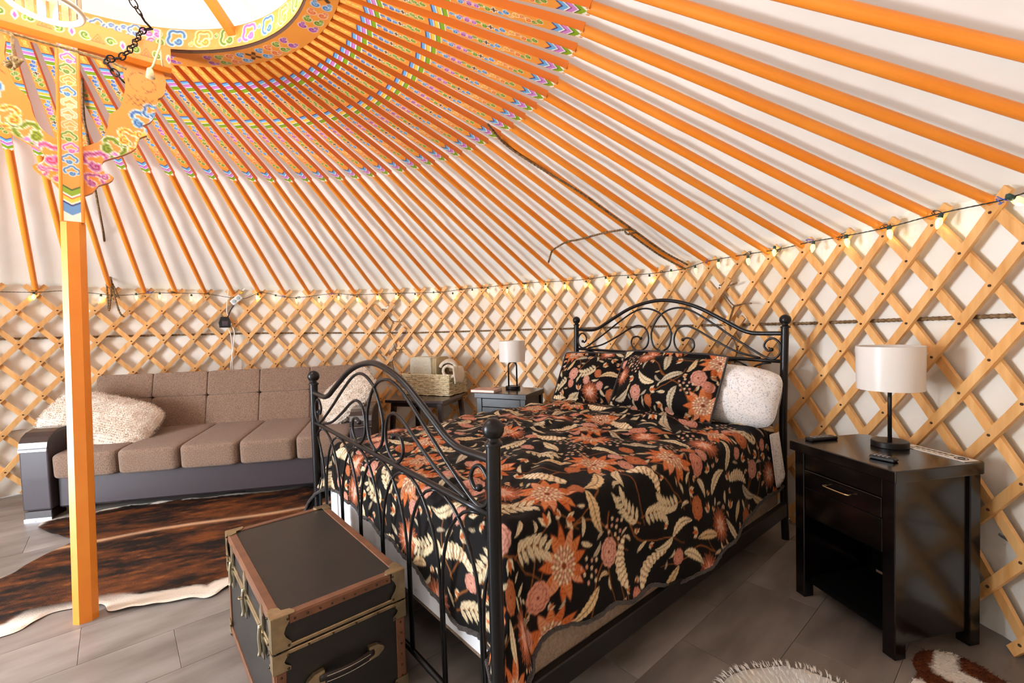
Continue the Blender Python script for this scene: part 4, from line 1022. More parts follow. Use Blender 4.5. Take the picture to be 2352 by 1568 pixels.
def lamp(loc, rz, label):
    root = empty('table_lamp', loc, rz, label, 'lamp', 'matching table lamps')
    m_sh = M('lamp_shade', 'fbf6f0', .35, trans=.25, coat=.15); m_b = M('lamp_black', '1c1817', .38, metal=.3)
    MB().lathe([(.064, .0), (.066, .002), (.066, .022), (.063, .026), (.02, .027)], 32).obj('base', m_b, root, .6)
    P = [(-.037, 0, .025), (-.037, 0, .205)] + [(-.037 * math.cos(t), 0, .205 + .037 * math.sin(t)) for t in np.linspace(.2, math.pi - .2, 9)] + [(.037, 0, .205), (.037, 0, .025)]
    MB().tube(P, .0075, 10, up=(0, 1, 0)).obj('arch_stem', m_b, root, True)
    MB().tube([(0, 0, .235), (0, 0, .30)], .006, 8).obj('socket', m_b, root, True)
    sh = MB(); th = np.arange(48) / 48 * 2 * math.pi; G = np.zeros((48, 4, 3))
    for i, t in enumerate(th):
        for j, (r, z) in enumerate(((.116, .247), (.119, .432), (.1165, .432), (.1135, .247))): G[i, j] = (r * math.cos(t), r * math.sin(t), z)
    s = sh.add(G.reshape(-1, 3), grid_faces(48, 4, True) + [(i * 4 + 3, ((i + 1) % 48) * 4 + 3, ((i + 1) % 48) * 4, i * 4) for i in range(48)]).obj('shade', m_sh, root, .6)
    for k in range(3): MB().tube([(0, 0, .29), (.115 * math.cos(k * 2.094), .115 * math.sin(k * 2.094), .255)], .0015, 5).obj('shade_arm', m_b, s)
    MB().lathe([(.001, .395), (.02, .39), (.027, .37), (.02, .335), (.012, .30), (.012, .29)], 16).obj('bulb', M('white_bulb', 'f4f1ea', .3), root, True)
    return root
lamp((1.615, 1.952, .712), math.atan2(.77, .64), 'table lamp with a white drum shade on the near nightstand')
lamp((-.003, 4.10, .712), 0, 'table lamp with a white drum shade on the far nightstand')
def remote(loc, rz, L, W, label):
    root = empty('remote_control', loc, rz, label, 'remote', 'remote controls on the near nightstand')
    MB().box((0, 0, .0075), (L, W, .015), bev=.004).obj('case', M('remote_black', '141414', .35), root)
    for i in range(4):
        for j in (-1, 1): MB().box((-L * .3 + i * L * .16, j * W * .2, .0158), (L * .08, W * .22, .002)).obj('button', M('remote_button', '8d8d92', .5), root)
remote((1.41, 2.085, .712), math.atan2(.03, .15), .145, .04, 'black remote control at the back of the near nightstand')
remote((1.436, 1.765, .712), math.atan2(-.07, .037), .085, .035, 'small black remote control at the front of the near nightstand')
def card():
    root = empty('info_card', (1.708, 1.835, .712), math.atan2(-.235, .03) + .02, 'white printed information card lying by the lamp base', 'card')
    MB().box((0, 0, .0015), (.25, .065, .002)).obj('sheet', M('card_white', 'efe9e0', .5), root); ink = M('ink', '4b443e', .6)
    for k in range(7):
        MB().box((-.085 + k * .022, .012, .0028), (.017, .013, .0006)).obj('print_line', ink, root); MB().box((-.085 + k * .022, -.012, .0028), (.015, .005, .0006)).obj('print_line', ink, root)
    MB().tube([(.09 + .02 * math.cos(t), .02 * math.sin(t), .003) for t in np.linspace(0, 6.28, 20)], .0016, 4).obj('print_ring', ink, root)
    MB().tube([(.09 + .01 * math.cos(t), .01 * math.sin(t), .003) for t in np.linspace(0, 6.28, 14)], .0016, 4).obj('print_ring', ink, root)
card()
def book():
    root = empty('book', (-.235, 3.985, .712), -.42, 'closed book with a pale reddish cover on the far nightstand', 'book')
    MB().box((0, 0, .011), (.222, .16, .016)).obj('pages', M('page', 'efe6d8', .8), root)
    for z in (.0015, .0205): MB().box((0, 0, z), (.228, .166, .003), bev=.001).obj('cover', M('book_cover', 'b58474', .35, col2='c9a091', scale=30), root)
book()

# ------------------------------------------------------------------ side table, basket, towels
def side_table():
    rz = math.atan2(-.292, .956); root = empty('side_table', (-.945 + .085, 4.30 + .28, 0), rz, 'dark wooden side table with splayed legs carrying the basket', 'table')
    m = M('side_table_wood', '3a2a28', .25, col2='2b1f1e', scale=6, coat=.3)
    MB().box((0, 0, .586), (.617, .60, .028), bev=.004).obj('table_top', m, root); MB().box((0, 0, .553), (.53, .51, .045), bev=.003).obj('apron', m, root)
    for x in (-1, 1):
        for y in (-1, 1): MB().tube([(x * .245, y * .235, .57), (x * .285, y * .275, 0)], (.03, .022), 4, up=(0, 0, 1)).obj('leg', m, root)
side_table()
def basket():
    L, D, H0 = .56, .33, .215; rz = math.atan2(-.245, .52); fm = np.array((-.89, 4.60)); dd = np.array((.427, .905)); c = fm + dd * D / 2
    root = empty('wicker_basket', (c[0], c[1], .601), rz, 'pale woven wicker basket on the side table', 'basket')
    m = M('wicker', 'f0e0bd', .8, col2='d9c193', scale=35, bump=.4, bscale=120); m_in = M('wicker_core', '9a7a48', .9)
    mb = MB()
    for y in (-1, 1): mb.box((0, y * (D / 2 - .008), H0 / 2), (L - .01, .012, H0 - .01))
    for x in (-1, 1): mb.box((x * (L / 2 - .008), 0, H0 / 2), (.012, D - .03, H0 - .01))
    mb.box((0, 0, .006), (L - .02, D - .02, .01)); mb.obj('basket_wall', m_in, root)
    wv = MB(); rows = 11; per = 2 * (L + D)
    def perim(s):
        s %= per; 
        if s < L: return np.array((-L / 2 + s, -D / 2)), np.array((0, -1.))
        s -= L
        if s < D: return np.array((L / 2, -D / 2 + s)), np.array((1., 0))
        s -= D
        if s < L: return np.array((L / 2 - s, D / 2)), np.array((0, 1.))
        s -= L; return np.array((-L / 2, D / 2 - s)), np.array((-1., 0))
    R = random.Random(3)
    for r in range(rows):
        z0 = .012 + r * (H0 - .02) / (rows - 1)
        for strand in range(2):
            P = []
            for s in np.arange(0, per, .0125):
                p, nrm = perim(s); o = .006 * math.cos((s / .075 + r + strand * 0) * math.pi) + .004; P.append((*(p + nrm * o), z0 + (strand - .5) * .008 + R.uniform(-.0025, .0025)))
            wv.tube(P, .0056, 5, closed=True, flat=1.0)
    tag(wv.obj('weave', m, root, True), kind='stuff')
    st = MB()
    for k in range(int(per / .075)):
        p, nrm = perim((k + .5) * .075); MB()
        st.tube([(*(p + nrm * .004), .01), (*(p + nrm * .006), H0)], .004, 5)
    tag(st.obj('stakes', m, root, True), kind='stuff')
    B = Matrix.Translation((c[0], c[1], .601)) @ Matrix.Rotation(rz, 4, 'Z')
    m_t = M('towel_sage', 'e6dfca', .95, col2='dcd3ba', scale=60, bump=.5, bscale=240); m_t2 = M('towel_tan', 'd3bd94', .95, bump=.5, bscale=240); m_t3 = M('throw_cream', 'ead8bd', .95, sheen=.5, bump=.5, bscale=150)
    # folded towel: stacked soft layers
    for nm, ctr, d, mm, lab in (('folded_towel', (-.075, -.06, .285), (.27, .15, .20), m_t, 'pale sage folded towel standing in the wicker basket'), ('folded_towel', (.085, .0, .27), (.05, .24, .22), m_t2, 'tan folded towel squeezed in the middle of the basket')):
        t = empty(nm, B @ Vector((ctr[0], ctr[1], ctr[2] - d[2] / 2)), rz, lab, 'towel', 'towels in the basket')
        n = 3
        for k in range(n):
            if d[0] > d[1]: puff((0, -d[1] / 2 + (k + .5) * d[1] / n, d[2] / 2), (d[0], d[1] / n * 1.08, d[2]), 9, 7).obj('fold', mm, t, True)
            else: puff((-d[0] / 2 + (k + .5) * d[0] / n, 0, d[2] / 2), (d[0] / n * 1.08, d[1], d[2]), 9, 7).obj('fold', mm, t, True)
    t = empty('rolled_throw', B @ Vector((.20, -.02, .21)), rz, 'cream fleece throw rolled up and hanging over the basket rim', 'throw')
    P = []; 
    for k in range(46):
        a = k / 45 * 2.7 * math.pi + .6; r = .028 + .052 * k / 45; P.append((r * math.cos(a), r * math.sin(a)))
    P = np.array(P); th_ = .012; N2 = np.gradient(P, axis=0); N2 = np.stack([-N2[:, 1], N2[:, 0]], 1); N2 /= np.linalg.norm(N2, axis=1)[:, None]
    G = np.zeros((46, 12, 3))
    for j, y in enumerate(np.linspace(-.15, .15, 12)):
        G[:, j, 0] = P[:, 0] + .004 * math.sin(j); G[:, j, 1] = y * (1 + .0 * P[:, 1]); G[:, j, 2] = P[:, 1] + .045
    o = link('roll', fast_grid('roll', G, m_t3), t); sd = o.modifiers.new('s', 'SOLIDIFY'); sd.thickness = .026; o.rotation_euler = (0, 0, .55)
    G = np.zeros((12, 18, 3))
    for i in range(12):
        for j in range(18):
            v = j / 17; u = i / 11
            if v < .4: p = (.0 + v * .3, .07)
            else: p = (.12 + .02 * math.sin((v - .4) * 4), .07 - (v - .4) * .26)
            G[i, j] = (p[0], -.13 + u * .17 + .012 * math.sin(v * 7 + u * 4), p[1] + .01 * math.sin(u * 6))
    o = link('hanging_end', fast_grid('hanging_end', G, m_t3), t); o.modifiers.new('s', 'SOLIDIFY').thickness = .013
basket()
# ------------------------------------------------------------------ hides and skins on the floor
def hide_mesh(name, outline, step, colfn, mat, h=.007):
    O = resample(np.concatenate([smooth_path(outline, 5, True), smooth_path(outline, 5, True)[:1]]), step * 1.2)[:-1]
    xs = np.arange(O[:, 0].min(), O[:, 0].max(), step); ys = np.arange(O[:, 1].min(), O[:, 1].max(), step); X, Y = np.meshgrid(xs, ys); X = X.ravel(); Y = Y.ravel()
    X = X + rng.uniform(-.2, .2, X.shape) * step; Y = Y + rng.uniform(-.2, .2, Y.shape) * step
    ins = np.zeros(len(X), bool); Q = np.roll(O, -1, 0)
    def dist(px, py):
        d = np.full(len(px), 9.)
        for (x1, y1), (x2, y2) in zip(O, Q):
            L = (x2 - x1) ** 2 + (y2 - y1) ** 2 + 1e-12; t = np.clip(((px - x1) * (x2 - x1) + (py - y1) * (y2 - y1)) / L, 0, 1)
            d = np.minimum(d, np.hypot(px - x1 - t * (x2 - x1), py - y1 - t * (y2 - y1)))
        return d
    for (x1, y1), (x2, y2) in zip(O, Q):
        if y1 != y2: ins ^= ((y1 > Y) != (y2 > Y)) & (X < (x2 - x1) * (Y - y1) / (y2 - y1) + x1)
    X, Y = X[ins], Y[ins]; dm = dist(X, Y); k = dm > step * .4; X, Y = X[k], Y[k]
    n = len(O); r = delaunay_2d_cdt([Vector(p) for p in O] + [Vector((a, b)) for a, b in zip(X, Y)], [(i, (i + 1) % n) for i in range(n)], [], 1, 1e-6)
    v = np.array([tuple(p) for p in r[0]]); d = dist(v[:, 0], v[:, 1])
    z = .002 + h * np.clip(d / .02, 0, 1) ** .5 + .004 * (fbm(v[:, 0] * 6, v[:, 1] * 6, 3) - .3) + .010 * np.exp(-(d / .03) ** 2) * np.clip(fbm(v[:, 0] * 5, v[:, 1] * 5, 6) - .42, 0, 1) * 4
    me = bpy.data.meshes.new(name); me.from_pydata(np.c_[v, np.maximum(z, .0015)].tolist(), [], [tuple(f) for f in r[2]]); me.materials.append(mat)
    me.polygons.foreach_set('use_smooth', [True] * len(me.polygons)); set_col(me, colfn(v, d)); me.update()
    return me, np.c_[v, z], d
L3 = lambda c: np.array(lin(c))
def mixc(a, b, t): t = np.clip(t, 0, 1)[:, None]; return a * (1 - t) + b * t
def cowhide():
    m = M('brindle_hide', 'ffffff', .7, attr=True, spec=.2, bump=.25, bscale=120, bstretch=(1, 4, 1))
    out = [(-3.216, 3.034), (-2.93, 2.90), (-2.80, 2.84), (-2.80, 2.69), (-2.79, 2.55), (-2.773, 2.403), (-2.98, 2.16), (-2.95, 1.86), (-2.60, 1.74), (-2.232, 1.919), (-2.19, 2.02), (-2.164, 2.09), (-1.99, 2.13), (-1.90, 2.075), (-1.819, 2.09), (-1.70, 2.12), (-1.585, 2.16), (-1.49, 2.17), (-1.45, 2.27), (-1.25, 2.35), (-1.13, 2.60), (-.85, 2.68), (-.65, 2.95), (-.85, 3.15), (-1.05, 3.22), (-1.15, 3.5), (-1.35, 3.62), (-1.75, 3.68), (-2.2, 3.60), (-2.72, 3.46), (-2.9, 3.42), (-3.05, 3.34), (-3.12, 3.25), (-3.30, 3.16)]
    sp = np.array((.92, .39)); nn = np.array((-.39, .92))
    def col(v, d):
        s = v @ sp; t = v @ nn
        n1 = fbm(s * 9, t * 34, 1, 4); n2 = fbm(s * 3.2, t * 7, 4, 3); n3 = fbm(s * 30, t * 90, 7, 2)
        c = mixc(L3('150b06'), L3('6e3b17'), (n1 * .6 + n2 * .55 + n3 * .25 - .55) * 2.6)
        c = mixc(c, L3('9a5c28'), (n1 + n3 * .5 - .98) * 3)
        # pale streak down the back
        tc = 3.615 + .025 * np.sin(s * 5); c = mixc(c, L3('d6a982'), np.exp(-((t - tc) / .022) ** 2) * np.clip(.55 + .7 * (n2 - .3), 0, 1))
        # white belly edge on the near side and flecks on the far side
        edge = np.clip(d / .12 + (n2 - .5) * .7 + (n1 - .5) * .25, 0, 2); near = np.clip((2.84 - t) * 8, 0, 1)
        c = mixc(c, L3('efe2d2'), np.clip((.95 - edge) * 7, 0, 1) * near)
        far = np.clip((t - 4.05) * 8, 0, 1); c = mixc(c, L3('e9dccb'), np.clip((.5 - d / .08 + (n1 - .5)) * 5, 0, 1) * far)
        return c
    me, P, d = hide_mesh('cowhide_rug', out, .014, col, m)
    tag(link('cowhide_rug', me), 'dark brindle cowhide rug with a white edge beside the sofa', 'rug')
cowhide()
def spotted():
    m = M('spotted_hide', 'ffffff', .75, attr=True, spec=.2, bump=.4, bscale=160)
    out = [(1.32, 1.52), (1.40, 1.575), (1.432, 1.63), (1.50, 1.682), (1.581, 1.681), (1.64, 1.63), (1.66, 1.55), (1.70, 1.35), (1.62, 1.1), (1.45, .95), (1.25, 1.05), (1.18, 1.3), (1.25, 1.45)]
    def col(v, d):
        n = .5 + .16 * np.sin(v[:, 0] * 31 + 2.2 * np.sin(v[:, 1] * 17) - 41.2) + .25 * (fbm(v[:, 0] * 7 + 2.3, v[:, 1] * 7, 5, 3) - .5) + .05 * (fbm(v[:, 0] * 40, v[:, 1] * 40, 2) - .5); c = mixc(L3('5a2a12'), L3('f2e8dc'), (n - .47) * 22)
        return mixc(c, L3('8a4a20'), (fbm(v[:, 0] * 60, v[:, 1] * 60, 8) - .55) * (n < .47) * 2)
    me, P, d = hide_mesh('spotted_rug', out, .014, col, m); o = empty('spotted_rug', (0, 0, 0), 0, 'brown and white spotted cowhide at the foot of the near nightstand', 'rug'); link('hide', me, o)
    k = np.ones(len(P), bool); q = P[k]; cc = col(q[:, :2], d)
    r = np.random.default_rng(2); idx = r.integers(0, len(q), 9000); mb = MB(); p = q[idx]; dr = np.stack([r.normal(.2, .5, 9000), r.normal(-.3, .5, 9000), np.full(9000, .55)], 1); L = r.uniform(.008, .016, 9000)[:, None]
    sd = np.cross(dr, r.normal(0, 1, dr.shape)); sd /= np.linalg.norm(sd, axis=1)[:, None]
    V = np.stack([p - sd * .0012, p + sd * .0012, p + dr * L], 1).reshape(-1, 3); mb.add(V, [(3 * i, 3 * i + 1, 3 * i + 2) for i in range(9000)])
    f = mb.obj('fur', m, o); set_col(f.data, np.repeat(cc[idx], 3, 0)); tag(f, kind='stuff')
spotted()
def sheepskin():
    m = M('sheepskin', 'ffffff', .9, col2='fff8ec', scale=7, trans=.25, spec=.2)
    out = [(.60, 1.45), (.693, 1.55), (.76, 1.60), (.831, 1.615), (.90, 1.622), (.97, 1.612), (1.04, 1.58), (1.12, 1.50), (1.2, 1.3), (1.18, 1.0), (1.0, .8), (.72, .82), (.55, 1.05), (.52, 1.28)]
    me, P, d = hide_mesh('skin', out, .02, lambda v, d: np.tile(L3('f3e6d0'), (len(v), 1)), m, .02); o = empty('sheepskin_rug', (0, 0, 0), 0, 'cream long haired sheepskin rug at the lower edge of the picture', 'rug')
    link('skin', me, o); nn = np.tile(np.array((0, 0, 1.)), (len(P), 1)); out_d = np.stack([P[:, 0] - .87, P[:, 1] - 1.2, 0 * d], 1); out_d /= np.linalg.norm(out_d, axis=1)[:, None]
    nn = nn * .22 + out_d * np.clip(1 - d / .2, .3, 1)[:, None] * .9; nn /= np.linalg.norm(nn, axis=1)[:, None]
    ed = d < .16
    tag(fur_blades(P[ed] + (0, 0, .004), nn[ed], 4200, .03, .0035, 4, .25).obj('fur', m, o), kind='stuff')
sheepskin()

# ------------------------------------------------------------------ light string
BULB_E = .9
def cyl(a, z, r): return np.array((YC.x + r * math.sin(a), YC.y + r * math.cos(a), z))
BULBS = [(-1.0, 1.63), (-0.917, 1.629), (-0.7868, 1.625), (-0.71, 1.643), (-0.6555, 1.654), (-0.5778, 1.64), (-0.3985, 1.652), (-0.3464, 1.642), (-0.2836, 1.612), (-0.2126, 1.614), (-0.149, 1.639), (-0.0887, 1.616), (-0.0191, 1.634), (0.0456, 1.633), (0.1129, 1.626), (0.1781, 1.637), (0.2467, 1.618), (0.3177, 1.645), (0.3744, 1.654), (0.4434, 1.642), (0.5077, 1.673), (0.58, 1.649), (0.6468, 1.642), (0.7198, 1.64), (0.7867, 1.653), (0.8583, 1.636), (0.9248, 1.63), (0.9887, 1.648), (1.0582, 1.649), (1.1205, 1.668), (1.1953, 1.659), (1.2576, 1.684), (1.3403, 1.665), (1.4039, 1.66), (1.4768, 1.655), (1.5525, 1.653), (1.6397, 1.655)]
WIRE = [(-1.12, 1.66), (-1.0037, 1.663), (-0.9163, 1.669), (-0.866, 1.687), (-0.8147, 1.678), (-0.7586, 1.66), (-0.7126, 1.671), (-0.6775, 1.69), (-0.6205, 1.69), (-0.538, 1.686), (-0.4445, 1.639), (-0.388, 1.702), (-0.3243, 1.66), (-0.2713, 1.65), (-0.1672, 1.688), (-0.103, 1.67), (-0.0206, 1.673), (0.0563, 1.675), (0.1997, 1.668), (0.2782, 1.689), (0.3568, 1.694), (0.5056, 1.709), (0.6509, 1.695), (0.7325, 1.693), (0.7974, 1.697), (0.8809, 1.681), (0.9607, 1.675), (1.0303, 1.679), (1.0905, 1.706), (1.1962, 1.707), (1.267, 1.7), (1.3319, 1.705), (1.3992, 1.696), (1.4738, 1.69), (1.5509, 1.694), (1.626, 1.682), (1.654, 1.686), (1.75, 1.69)]
def light_string():
    root = empty('light_string', cyl(.3, 1.68, YR - .05), 0, 'string of warm bulbs on a dark wire along the top of the lattice', 'string lights'); o0 = np.array(root.location)
    m_w = M('green_wire', '1f2b26', .6); m_b = M('warm_bulb', 'fff3c0', .35, emit='ffe890', estr=BULB_E, glass=0); m_s = M('green_socket', '2c4a40', .5)
    P = resample(smooth_path([cyl(a, z, YR - .045) - o0 for a, z in WIRE], 6), .012); MB().tube(P, .0026, 5, lobes=2, pitch=.02, lob=.3).obj('wire', m_w, root, True)
    wa, wz = zip(*WIRE); bulb = MB().lathe([(.006, .0), (.0095, -.006), (.0125, -.016), (.0125, -.024), (.0095, -.036), (.005, -.046), (.0012, -.051)], 14).mesh('bulb', m_b, True)
    sock = MB().lathe([(.0045, .018), (.0075, .017), (.0085, .004), (.0085, -.003)], 10).mesh('socket', m_s, True)
    for k, (a, z) in enumerate(BULBS):
        zt = z + .024; o = link('bulb', bulb, root, cyl(a, zt, YR - .05) - o0)
        if k == len(BULBS) - 1: o.rotation_euler = (0, math.radians(-62), 0); o.scale = (1.15,) * 3
        else: o.rotation_euler = (random.uniform(-.25, .25), random.uniform(-.25, .25), 0)
        link('socket', sock, o)
        L = bpy.data.lights.new('bulb_glow', 'POINT'); L.energy = .09; L.color = (1, .82, .42); L.shadow_soft_size = .004
        q = link('bulb_glow', L, root, cyl(a, zt - .03, YR - .031) - o0)
    # wire ties at some poles
    ties = [-.9163, -.7586, -.6775, -.6205, -.538, -.388, -.3243, -.2713, -.1672, -.103, .0563, .1997, .2782, .3568, .5056, .7325, .7974, .8809, .9607, 1.0903, 1.1962, 1.267, 1.3319, 1.3992, 1.4738, 1.5509, 1.626]
    m_bl = M('blue_tie', '3560c0', .5)
    for k, a in enumerate(ties):
        z = float(np.interp(a, wa, wz)); p = cyl(a, z, YR - .045) - o0; R = random.Random(k); Q = []
        tv = np.array((math.cos(a), -math.sin(a), 0)); rv = np.array((math.sin(a), math.cos(a), 0))
        for t in range(9): Q.append(p + tv * R.uniform(-.03, .03) + np.array((0, 0, R.uniform(-.016, .018))) - rv * R.uniform(0, .02))
        MB().tube(smooth_path(Q, 4), .0016, 5).obj('wire_tie', m_bl if k in (2, 6, 8, 19, 22, 26) else m_w, root, True)
light_string()

# ------------------------------------------------------------------ ropes
def rope_thing(name, lines, r, label, mat=m_rope, cat='rope', part='strand'):
    o0 = np.array(lines[0][0], float); root = empty(name, o0, 0, label, cat)
    for L in lines: rope_mesh(MB(), np.array(L, float) - o0, r).obj(part, mat, root, True)
    return root
rp = [cyl(a, z, YR + .030) for a, z in zip(np.linspace(-1.25, 1.95, 60), np.interp(np.linspace(-1.25, 1.95, 60), [-1, -.76, -.4, .1, .6, 1.3, 1.6, 1.8], [1.287, 1.286, 1.276, 1.231, 1.235, 1.241, 1.26, 1.265]))]
rope_thing('wall_rope', [rp], .0085, 'long brown hair rope running level around the wall behind the lattice')
rope_thing('low_cord', [[cyl(a, .53, YR + .03) for a in np.linspace(-1.2, -.9, 10)]], .004, 'thin pale cord low on the wall left of the sofa', M('pale_cord', 'b8aa98', .8), 'cord')
rope_thing('steel_cable', [[cyl(1.606, .415, YR + .02), cyl(1.63, .40, YR + .02), cyl(1.66, .38, YR + .02), cyl(1.70, .36, YR + .02)]], .006, 'braided steel cable on the wall behind the near nightstand', M('steel_cable', '9a9ca2', .35, metal=.8), 'cable')
TIE1 = [[(-0.0074, 1.506), (0.0226, 1.498)], [(-0.006, 1.504), (0.0145, 1.425), (0.0311, 1.368), (0.0644, 1.36)], [(0.0311, 1.368), (0.0168, 1.244), (0.0285, 1.141), (0.0348, 1.057), (0.0624, 1.055)], [(0.0348, 1.057), (0.0216, 0.919), (-0.0013, 0.93)], [(0.0216, 0.919), (0.0328, 0.759), (0.0546, 0.757)]]
TIE2 = [[(1.1167, 1.525), (1.1422, 1.516), (1.1612, 1.529)], [(1.1154, 1.51), (1.1322, 1.446), (1.1535, 1.375), (1.177, 1.383), (1.1965, 1.382)], [(1.1535, 1.375), (1.1448, 1.304), (1.1397, 1.245), (1.1478, 1.172), (1.1593, 1.075), (1.1529, 0.975)]]
rope_thing('lattice_tie', [[cyl(a, z, YR - .028) for a, z in q] for q in TIE1], .0042, 'brown rope lacing the lattice joint above the wicker basket')
rope_thing('lattice_tie', [[cyl(a, z, YR - .028) for a, z in q] for q in TIE2], .0048, 'brown rope lacing the lattice joint behind the right end of the headboard')
COIL = [[(-3.627, 4.116, 2.126), (-3.623, 4.12, 1.905), (-3.622, 4.121, 1.697), (-3.62, 4.123, 1.516), (-3.603, 4.139, 1.698), (-3.609, 4.134, 1.879)], [(-3.616, 4.127, 1.892), (-3.6, 4.142, 1.796), (-3.589, 4.153, 1.656), (-3.566, 4.174, 1.502), (-3.544, 4.195, 1.459)], [(-3.619, 4.124, 2.031), (-3.61, 4.133, 1.837), (-3.593, 4.148, 1.754), (-3.58, 4.161, 1.699), (-3.566, 4.174, 1.629)]]
ROPE_L = [(-2.347, 2.589, 2.716), (-2.531, 2.787, 2.608), (-2.67, 2.965, 2.517), (-2.85, 3.177, 2.397), (-2.95, 3.31, 2.304), (-3.071, 3.47, 2.192), (-3.285, 3.737, 2.08), (-3.627, 4.116, 2.126 - .1)]
rope_thing('hanging_rope', [ROPE_L] + COIL, .0075, 'brown rope hanging in a bundle from the roof pole right of the post', m_rope)
ROPE_R = [(-0.108, 2.748, 2.473), (0.004, 2.897, 2.403), (0.212, 2.989, 2.292), (0.476, 3.079, 2.158), (0.7, 3.189, 2.035), (0.87, 3.271, 1.942), (1.125, 3.398, 1.802), (1.339, 3.454, 1.697)]
R2 = [(0.87, 3.271, 1.942), (0.732, 3.431, 1.954), (0.557, 3.662, 1.949), (0.464, 3.762, 1.948), (0.367, 3.938, 1.917)]
rope_thing('roof_rope', [ROPE_R, [(p[0] - .015, p[1] + .01, p[2] - .03) for p in ROPE_R[5:]], R2, [(0.367, 3.938, 1.917), (0.345, 3.9, 1.86), (0.325, 3.87, 1.80)], [(.87, 3.271, 1.942), (.82, 3.25, 1.93), (.84, 3.25, 1.90), (.90, 3.27, 1.92), (.87, 3.271, 1.942)]], .0075, 'brown rope stretched under the roof poles towards the headboard')
K_ = lambda pts, k=1.042: [tuple(np.array((0, 0, CAM_H)) + (np.array(p) - (0, 0, CAM_H)) * k) for p in pts]
BR = [(-2.134, 1.95, 2.582), (-2.086, 1.98, 2.569), (-2.081, 1.98, 2.531), (-2.079, 1.98, 2.476), (-2.088, 1.98, 2.44), (-2.073, 1.98, 2.445), (-2.086, 1.98, 2.422)]
BR2 = [(-2.094, 1.98, 2.576), (-2.027, 2.1, 2.596), (-1.974, 2.16, 2.601), (-1.901, 2.22, 2.596), (-1.84, 2.27, 2.579)]
R = random.Random(4); knot = [(-2.08 + R.uniform(-.025, .025), 1.98 + R.uniform(-.02, .02), 2.45 + R.uniform(-.03, .03)) for _ in range(12)]
rope_thing('beam_rope', [K_(BR, 1.0), K_(BR2, 1.0), knot], .0065, 'tan rope tied along the painted beam with a hanging knot', m_twine)
TS = [(-1.775, 2.42, 2.855), (-1.738, 2.36, 2.74), (-1.728, 2.33, 2.69), (-1.731, 2.3, 2.61), (-1.745, 2.3, 2.593)]
t = rope_thing('tassel_cord', [TS, [(-1.74, 2.36, 2.734), (-1.719, 2.34, 2.674), (-1.728, 2.36, 2.639)]], .005, 'pale cord with a frayed tassel at the end of the beam', M('cotton_cord', 'e8cfa0', .9))
MB().lathe([(.002, .0), (.012, -.008), (.016, -.025), (.02, -.05), (.012, -.055)], 12).obj('tassel', MATS['cotton_cord'], t, True, np.array((-1.748, 2.3, 2.6)) - np.array(TS[0]))
def chain():
    A = [(-1.832, 2.3, 2.952), (-1.828, 2.35, 2.908), (-1.839, 2.4, 2.892), (-1.82, 2.42, 2.865), (-1.841, 2.38, 2.831), (-1.827, 2.34, 2.774), (-1.806, 2.26, 2.668), (-1.812, 2.2, 2.59), (-1.82, 2.13, 2.544), (-1.802, 2.13, 2.507), (-1.772, 2.13, 2.476), (-1.744, 2.13, 2.442)]
    up = [(-1.79, 2.2, 3.02), (-1.832, 2.3, 2.952)]
    root = empty('iron_chain', A[0], 0, 'dark iron chain hanging from the crown ring over the beam', 'chain'); o0 = np.array(A[0])
    lk = MB().tube([(.023 * math.cos(t) * 1.0, .0135 * math.sin(t), 0) for t in np.linspace(0, 2 * math.pi, 15)[:-1]], .0032, 6, closed=True).mesh('link', m_chain, True)
    P = resample(smooth_path(up[:1] + A, 8), .036)
    for k in range(len(P) - 1):
        x = Vector(P[k + 1] - P[k]).normalized(); y = x.cross(Vector((.3, -.8, .4))).normalized(); z = x.cross(y)
        m = Matrix((x, y, z)).transposed().to_4x4() @ Matrix.Rotation(math.radians(90 * (k % 2) + 20), 4, 'X'); m.translation = Vector((P[k] + P[k + 1]) / 2 - o0); link('link', lk, root, mw=m)
chain()

# ------------------------------------------------------------------ pendant in the crown
def pendant():
    z0 = 2.445; root = empty('pendant_lamp', (RC.x, RC.y, z0), 0, 'glass drum pendant lamp hanging in the crown opening', 'lamp')
    m_g = M('pendant_glass', 'fff4e6', .12, glass=.9); m_r = M('pendant_rim', 'fbeed8', .3, metal=.3)
    MB().tube([(.098 * math.cos(t), .098 * math.sin(t), .006) for t in np.linspace(0, 2 * math.pi, 41)[:-1]], .010, 8, closed=True).obj('lower_rim', m_r, root, True)
    MB().tube([(.098 * math.cos(t), .098 * math.sin(t), .17) for t in np.linspace(0, 2 * math.pi, 41)[:-1]], .006, 8, closed=True).obj('upper_rim', m_r, root, True)
    for k in range(18):
        a = k / 18 * 2 * math.pi; MB().box((.095 * math.cos(a), .095 * math.sin(a), .088), (.004, .026, .155), a, .001).obj('glass_panel', m_g, root)
    MB().lathe([(.001, .04), (.02, .045), (.03, .065), (.024, .09), (.012, .12), (.012, .15)], 16).obj('bulb', M('pendant_bulb', 'fff1d8', .4, emit='ffdca8', estr=30), root, True)
    MB().lathe([(.014, .12), (.016, .18), (.05, .185), (.05, .19)], 16).obj('socket', m_r, root, True)
    MB().tube([(0, 0, .19), (0, 0, .75)], .004, 6).obj('cord', m_r, root)
pendant()
L = bpy.data.lights.new('pendant_glow', 'POINT'); L.energy = 1.5; L.color = (1, .90, .76); L.shadow_soft_size = .07
o = link('pendant_glow', L, bpy.data.objects['pendant_lamp'], (0, 0, -.07))

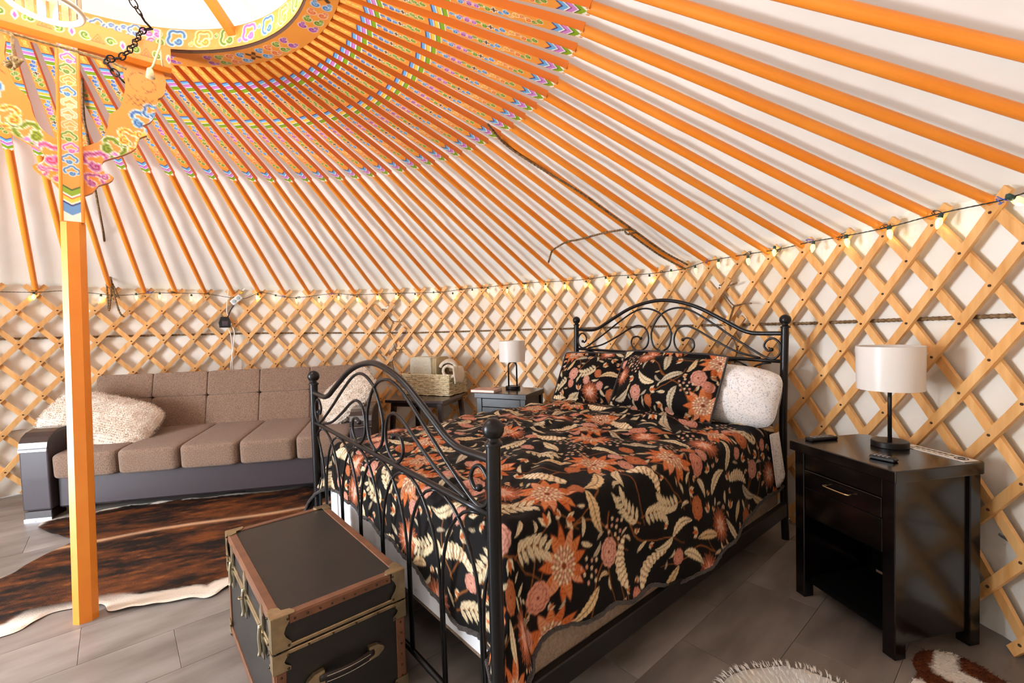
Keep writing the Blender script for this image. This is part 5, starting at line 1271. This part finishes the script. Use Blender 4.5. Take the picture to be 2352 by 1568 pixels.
# ------------------------------------------------------------------ outlet, plug and cords on the wall
def outlet():
    a = -.4592; p = cyl(a, 1.628, YR - .05); th = Matrix.Translation(p) @ Matrix.Rotation(-a, 4, 'Z')
    root = empty('outlet_strip', (0, 0, 0), 0, 'white outlet box tied under a roof pole above the sofa', 'outlet'); root.matrix_world = th @ Matrix.Rotation(math.radians(-42), 4, 'Y')
    MB().box((0, 0, 0), (.115, .03, .058), bev=.006).obj('box', M('outlet_white', 'eceaea', .4), root)
    for x in (-.025, .025): MB().lathe([(.018, 0), (.018, .003), (.016, .004)], 14).obj('socket_face', M('socket_grey', 'a9bcbc', .5), root, True, mw=Matrix.Translation((x, -.0155, 0)) @ Matrix.Rotation(math.radians(90), 4, 'X'))
    MB().box((.085, 0, .02), (.03, .012, .012), bev=.003).obj('cable_connector', M('yellow_plug', 'f0c81c', .4), root)
    MB().box((.125, 0, .03), (.035, .02, .018), bev=.004).obj('string_plug', M('clear_plug', 'e9e4da', .3), root)
    b = -.4942; q = Matrix.Translation(cyl(b, 1.398, YR - .06)) @ Matrix.Rotation(-b + .25, 4, 'Z')
    root = empty('timer_plug', (0, 0, 0), 0, 'black timer plug hanging from the outlet box by a short cord', 'plug'); root.matrix_world = q
    mb = MB().prism([(-.045, -.055), (.045, -.055), (.052, .0), (.034, .055), (-.034, .055), (-.052, 0)], (0, .02, 0), (1, 0, 0), (0, 0, 1), (0, -1, 0), .045); mb.obj('case', M('timer_black', '26282c', .4), root)
    MB().box((.0, -.027, -.012), (.05, .004, .05), bev=.001).obj('dial_face', M('timer_face', '4a4d55', .4), root)
    for k in range(3): MB().ball((-.012 + k * .012, -.03, -.008 + .01 * (k % 2)), .0028, 8, 5).obj('indicator', M('timer_dot', 'd8dade' if k else 'd83a4a', .4), root)
    C3 = [[(-2.853, 4.741, 1.589), (-2.89, 4.722, 1.522), (-2.912, 4.71, 1.46), (-2.92, 4.706, 1.433)]]
    MB().tube(resample(smooth_path([np.array(v) - np.array(q.translation) for v in C3[0]], 6), .01), .006, 7).obj('short_cord', M('timer_black', '26282c', .4), root, True).matrix_local = q.to_3x3().inverted().to_4x4()
    CW = [[(-2.894, 4.72, 1.777), (-2.913, 4.71, 1.621), (-2.921, 4.706, 1.509), (-2.906, 4.714, 1.442), (-2.895, 4.719, 1.374), (-2.871, 4.732, 1.297), (-2.887, 4.724, 1.126), (-2.913, 4.71, 0.903), (-2.91, 4.72, .6)], [(-2.917, 4.708, 1.343), (-2.899, 4.717, 1.262), (-2.894, 4.72, 1.127), (-2.90, 4.72, .9)]]
    root = empty('white_cable', CW[0][0], 0, 'white power cable running down the wall behind the sofa', 'cable')
    for L in CW: MB().tube(resample(smooth_path(np.array(L) - np.array(CW[0][0]), 6), .015), .0045, 7).obj('cable_run', M('cable_white', 'f2efea', .5), root, True)
outlet()
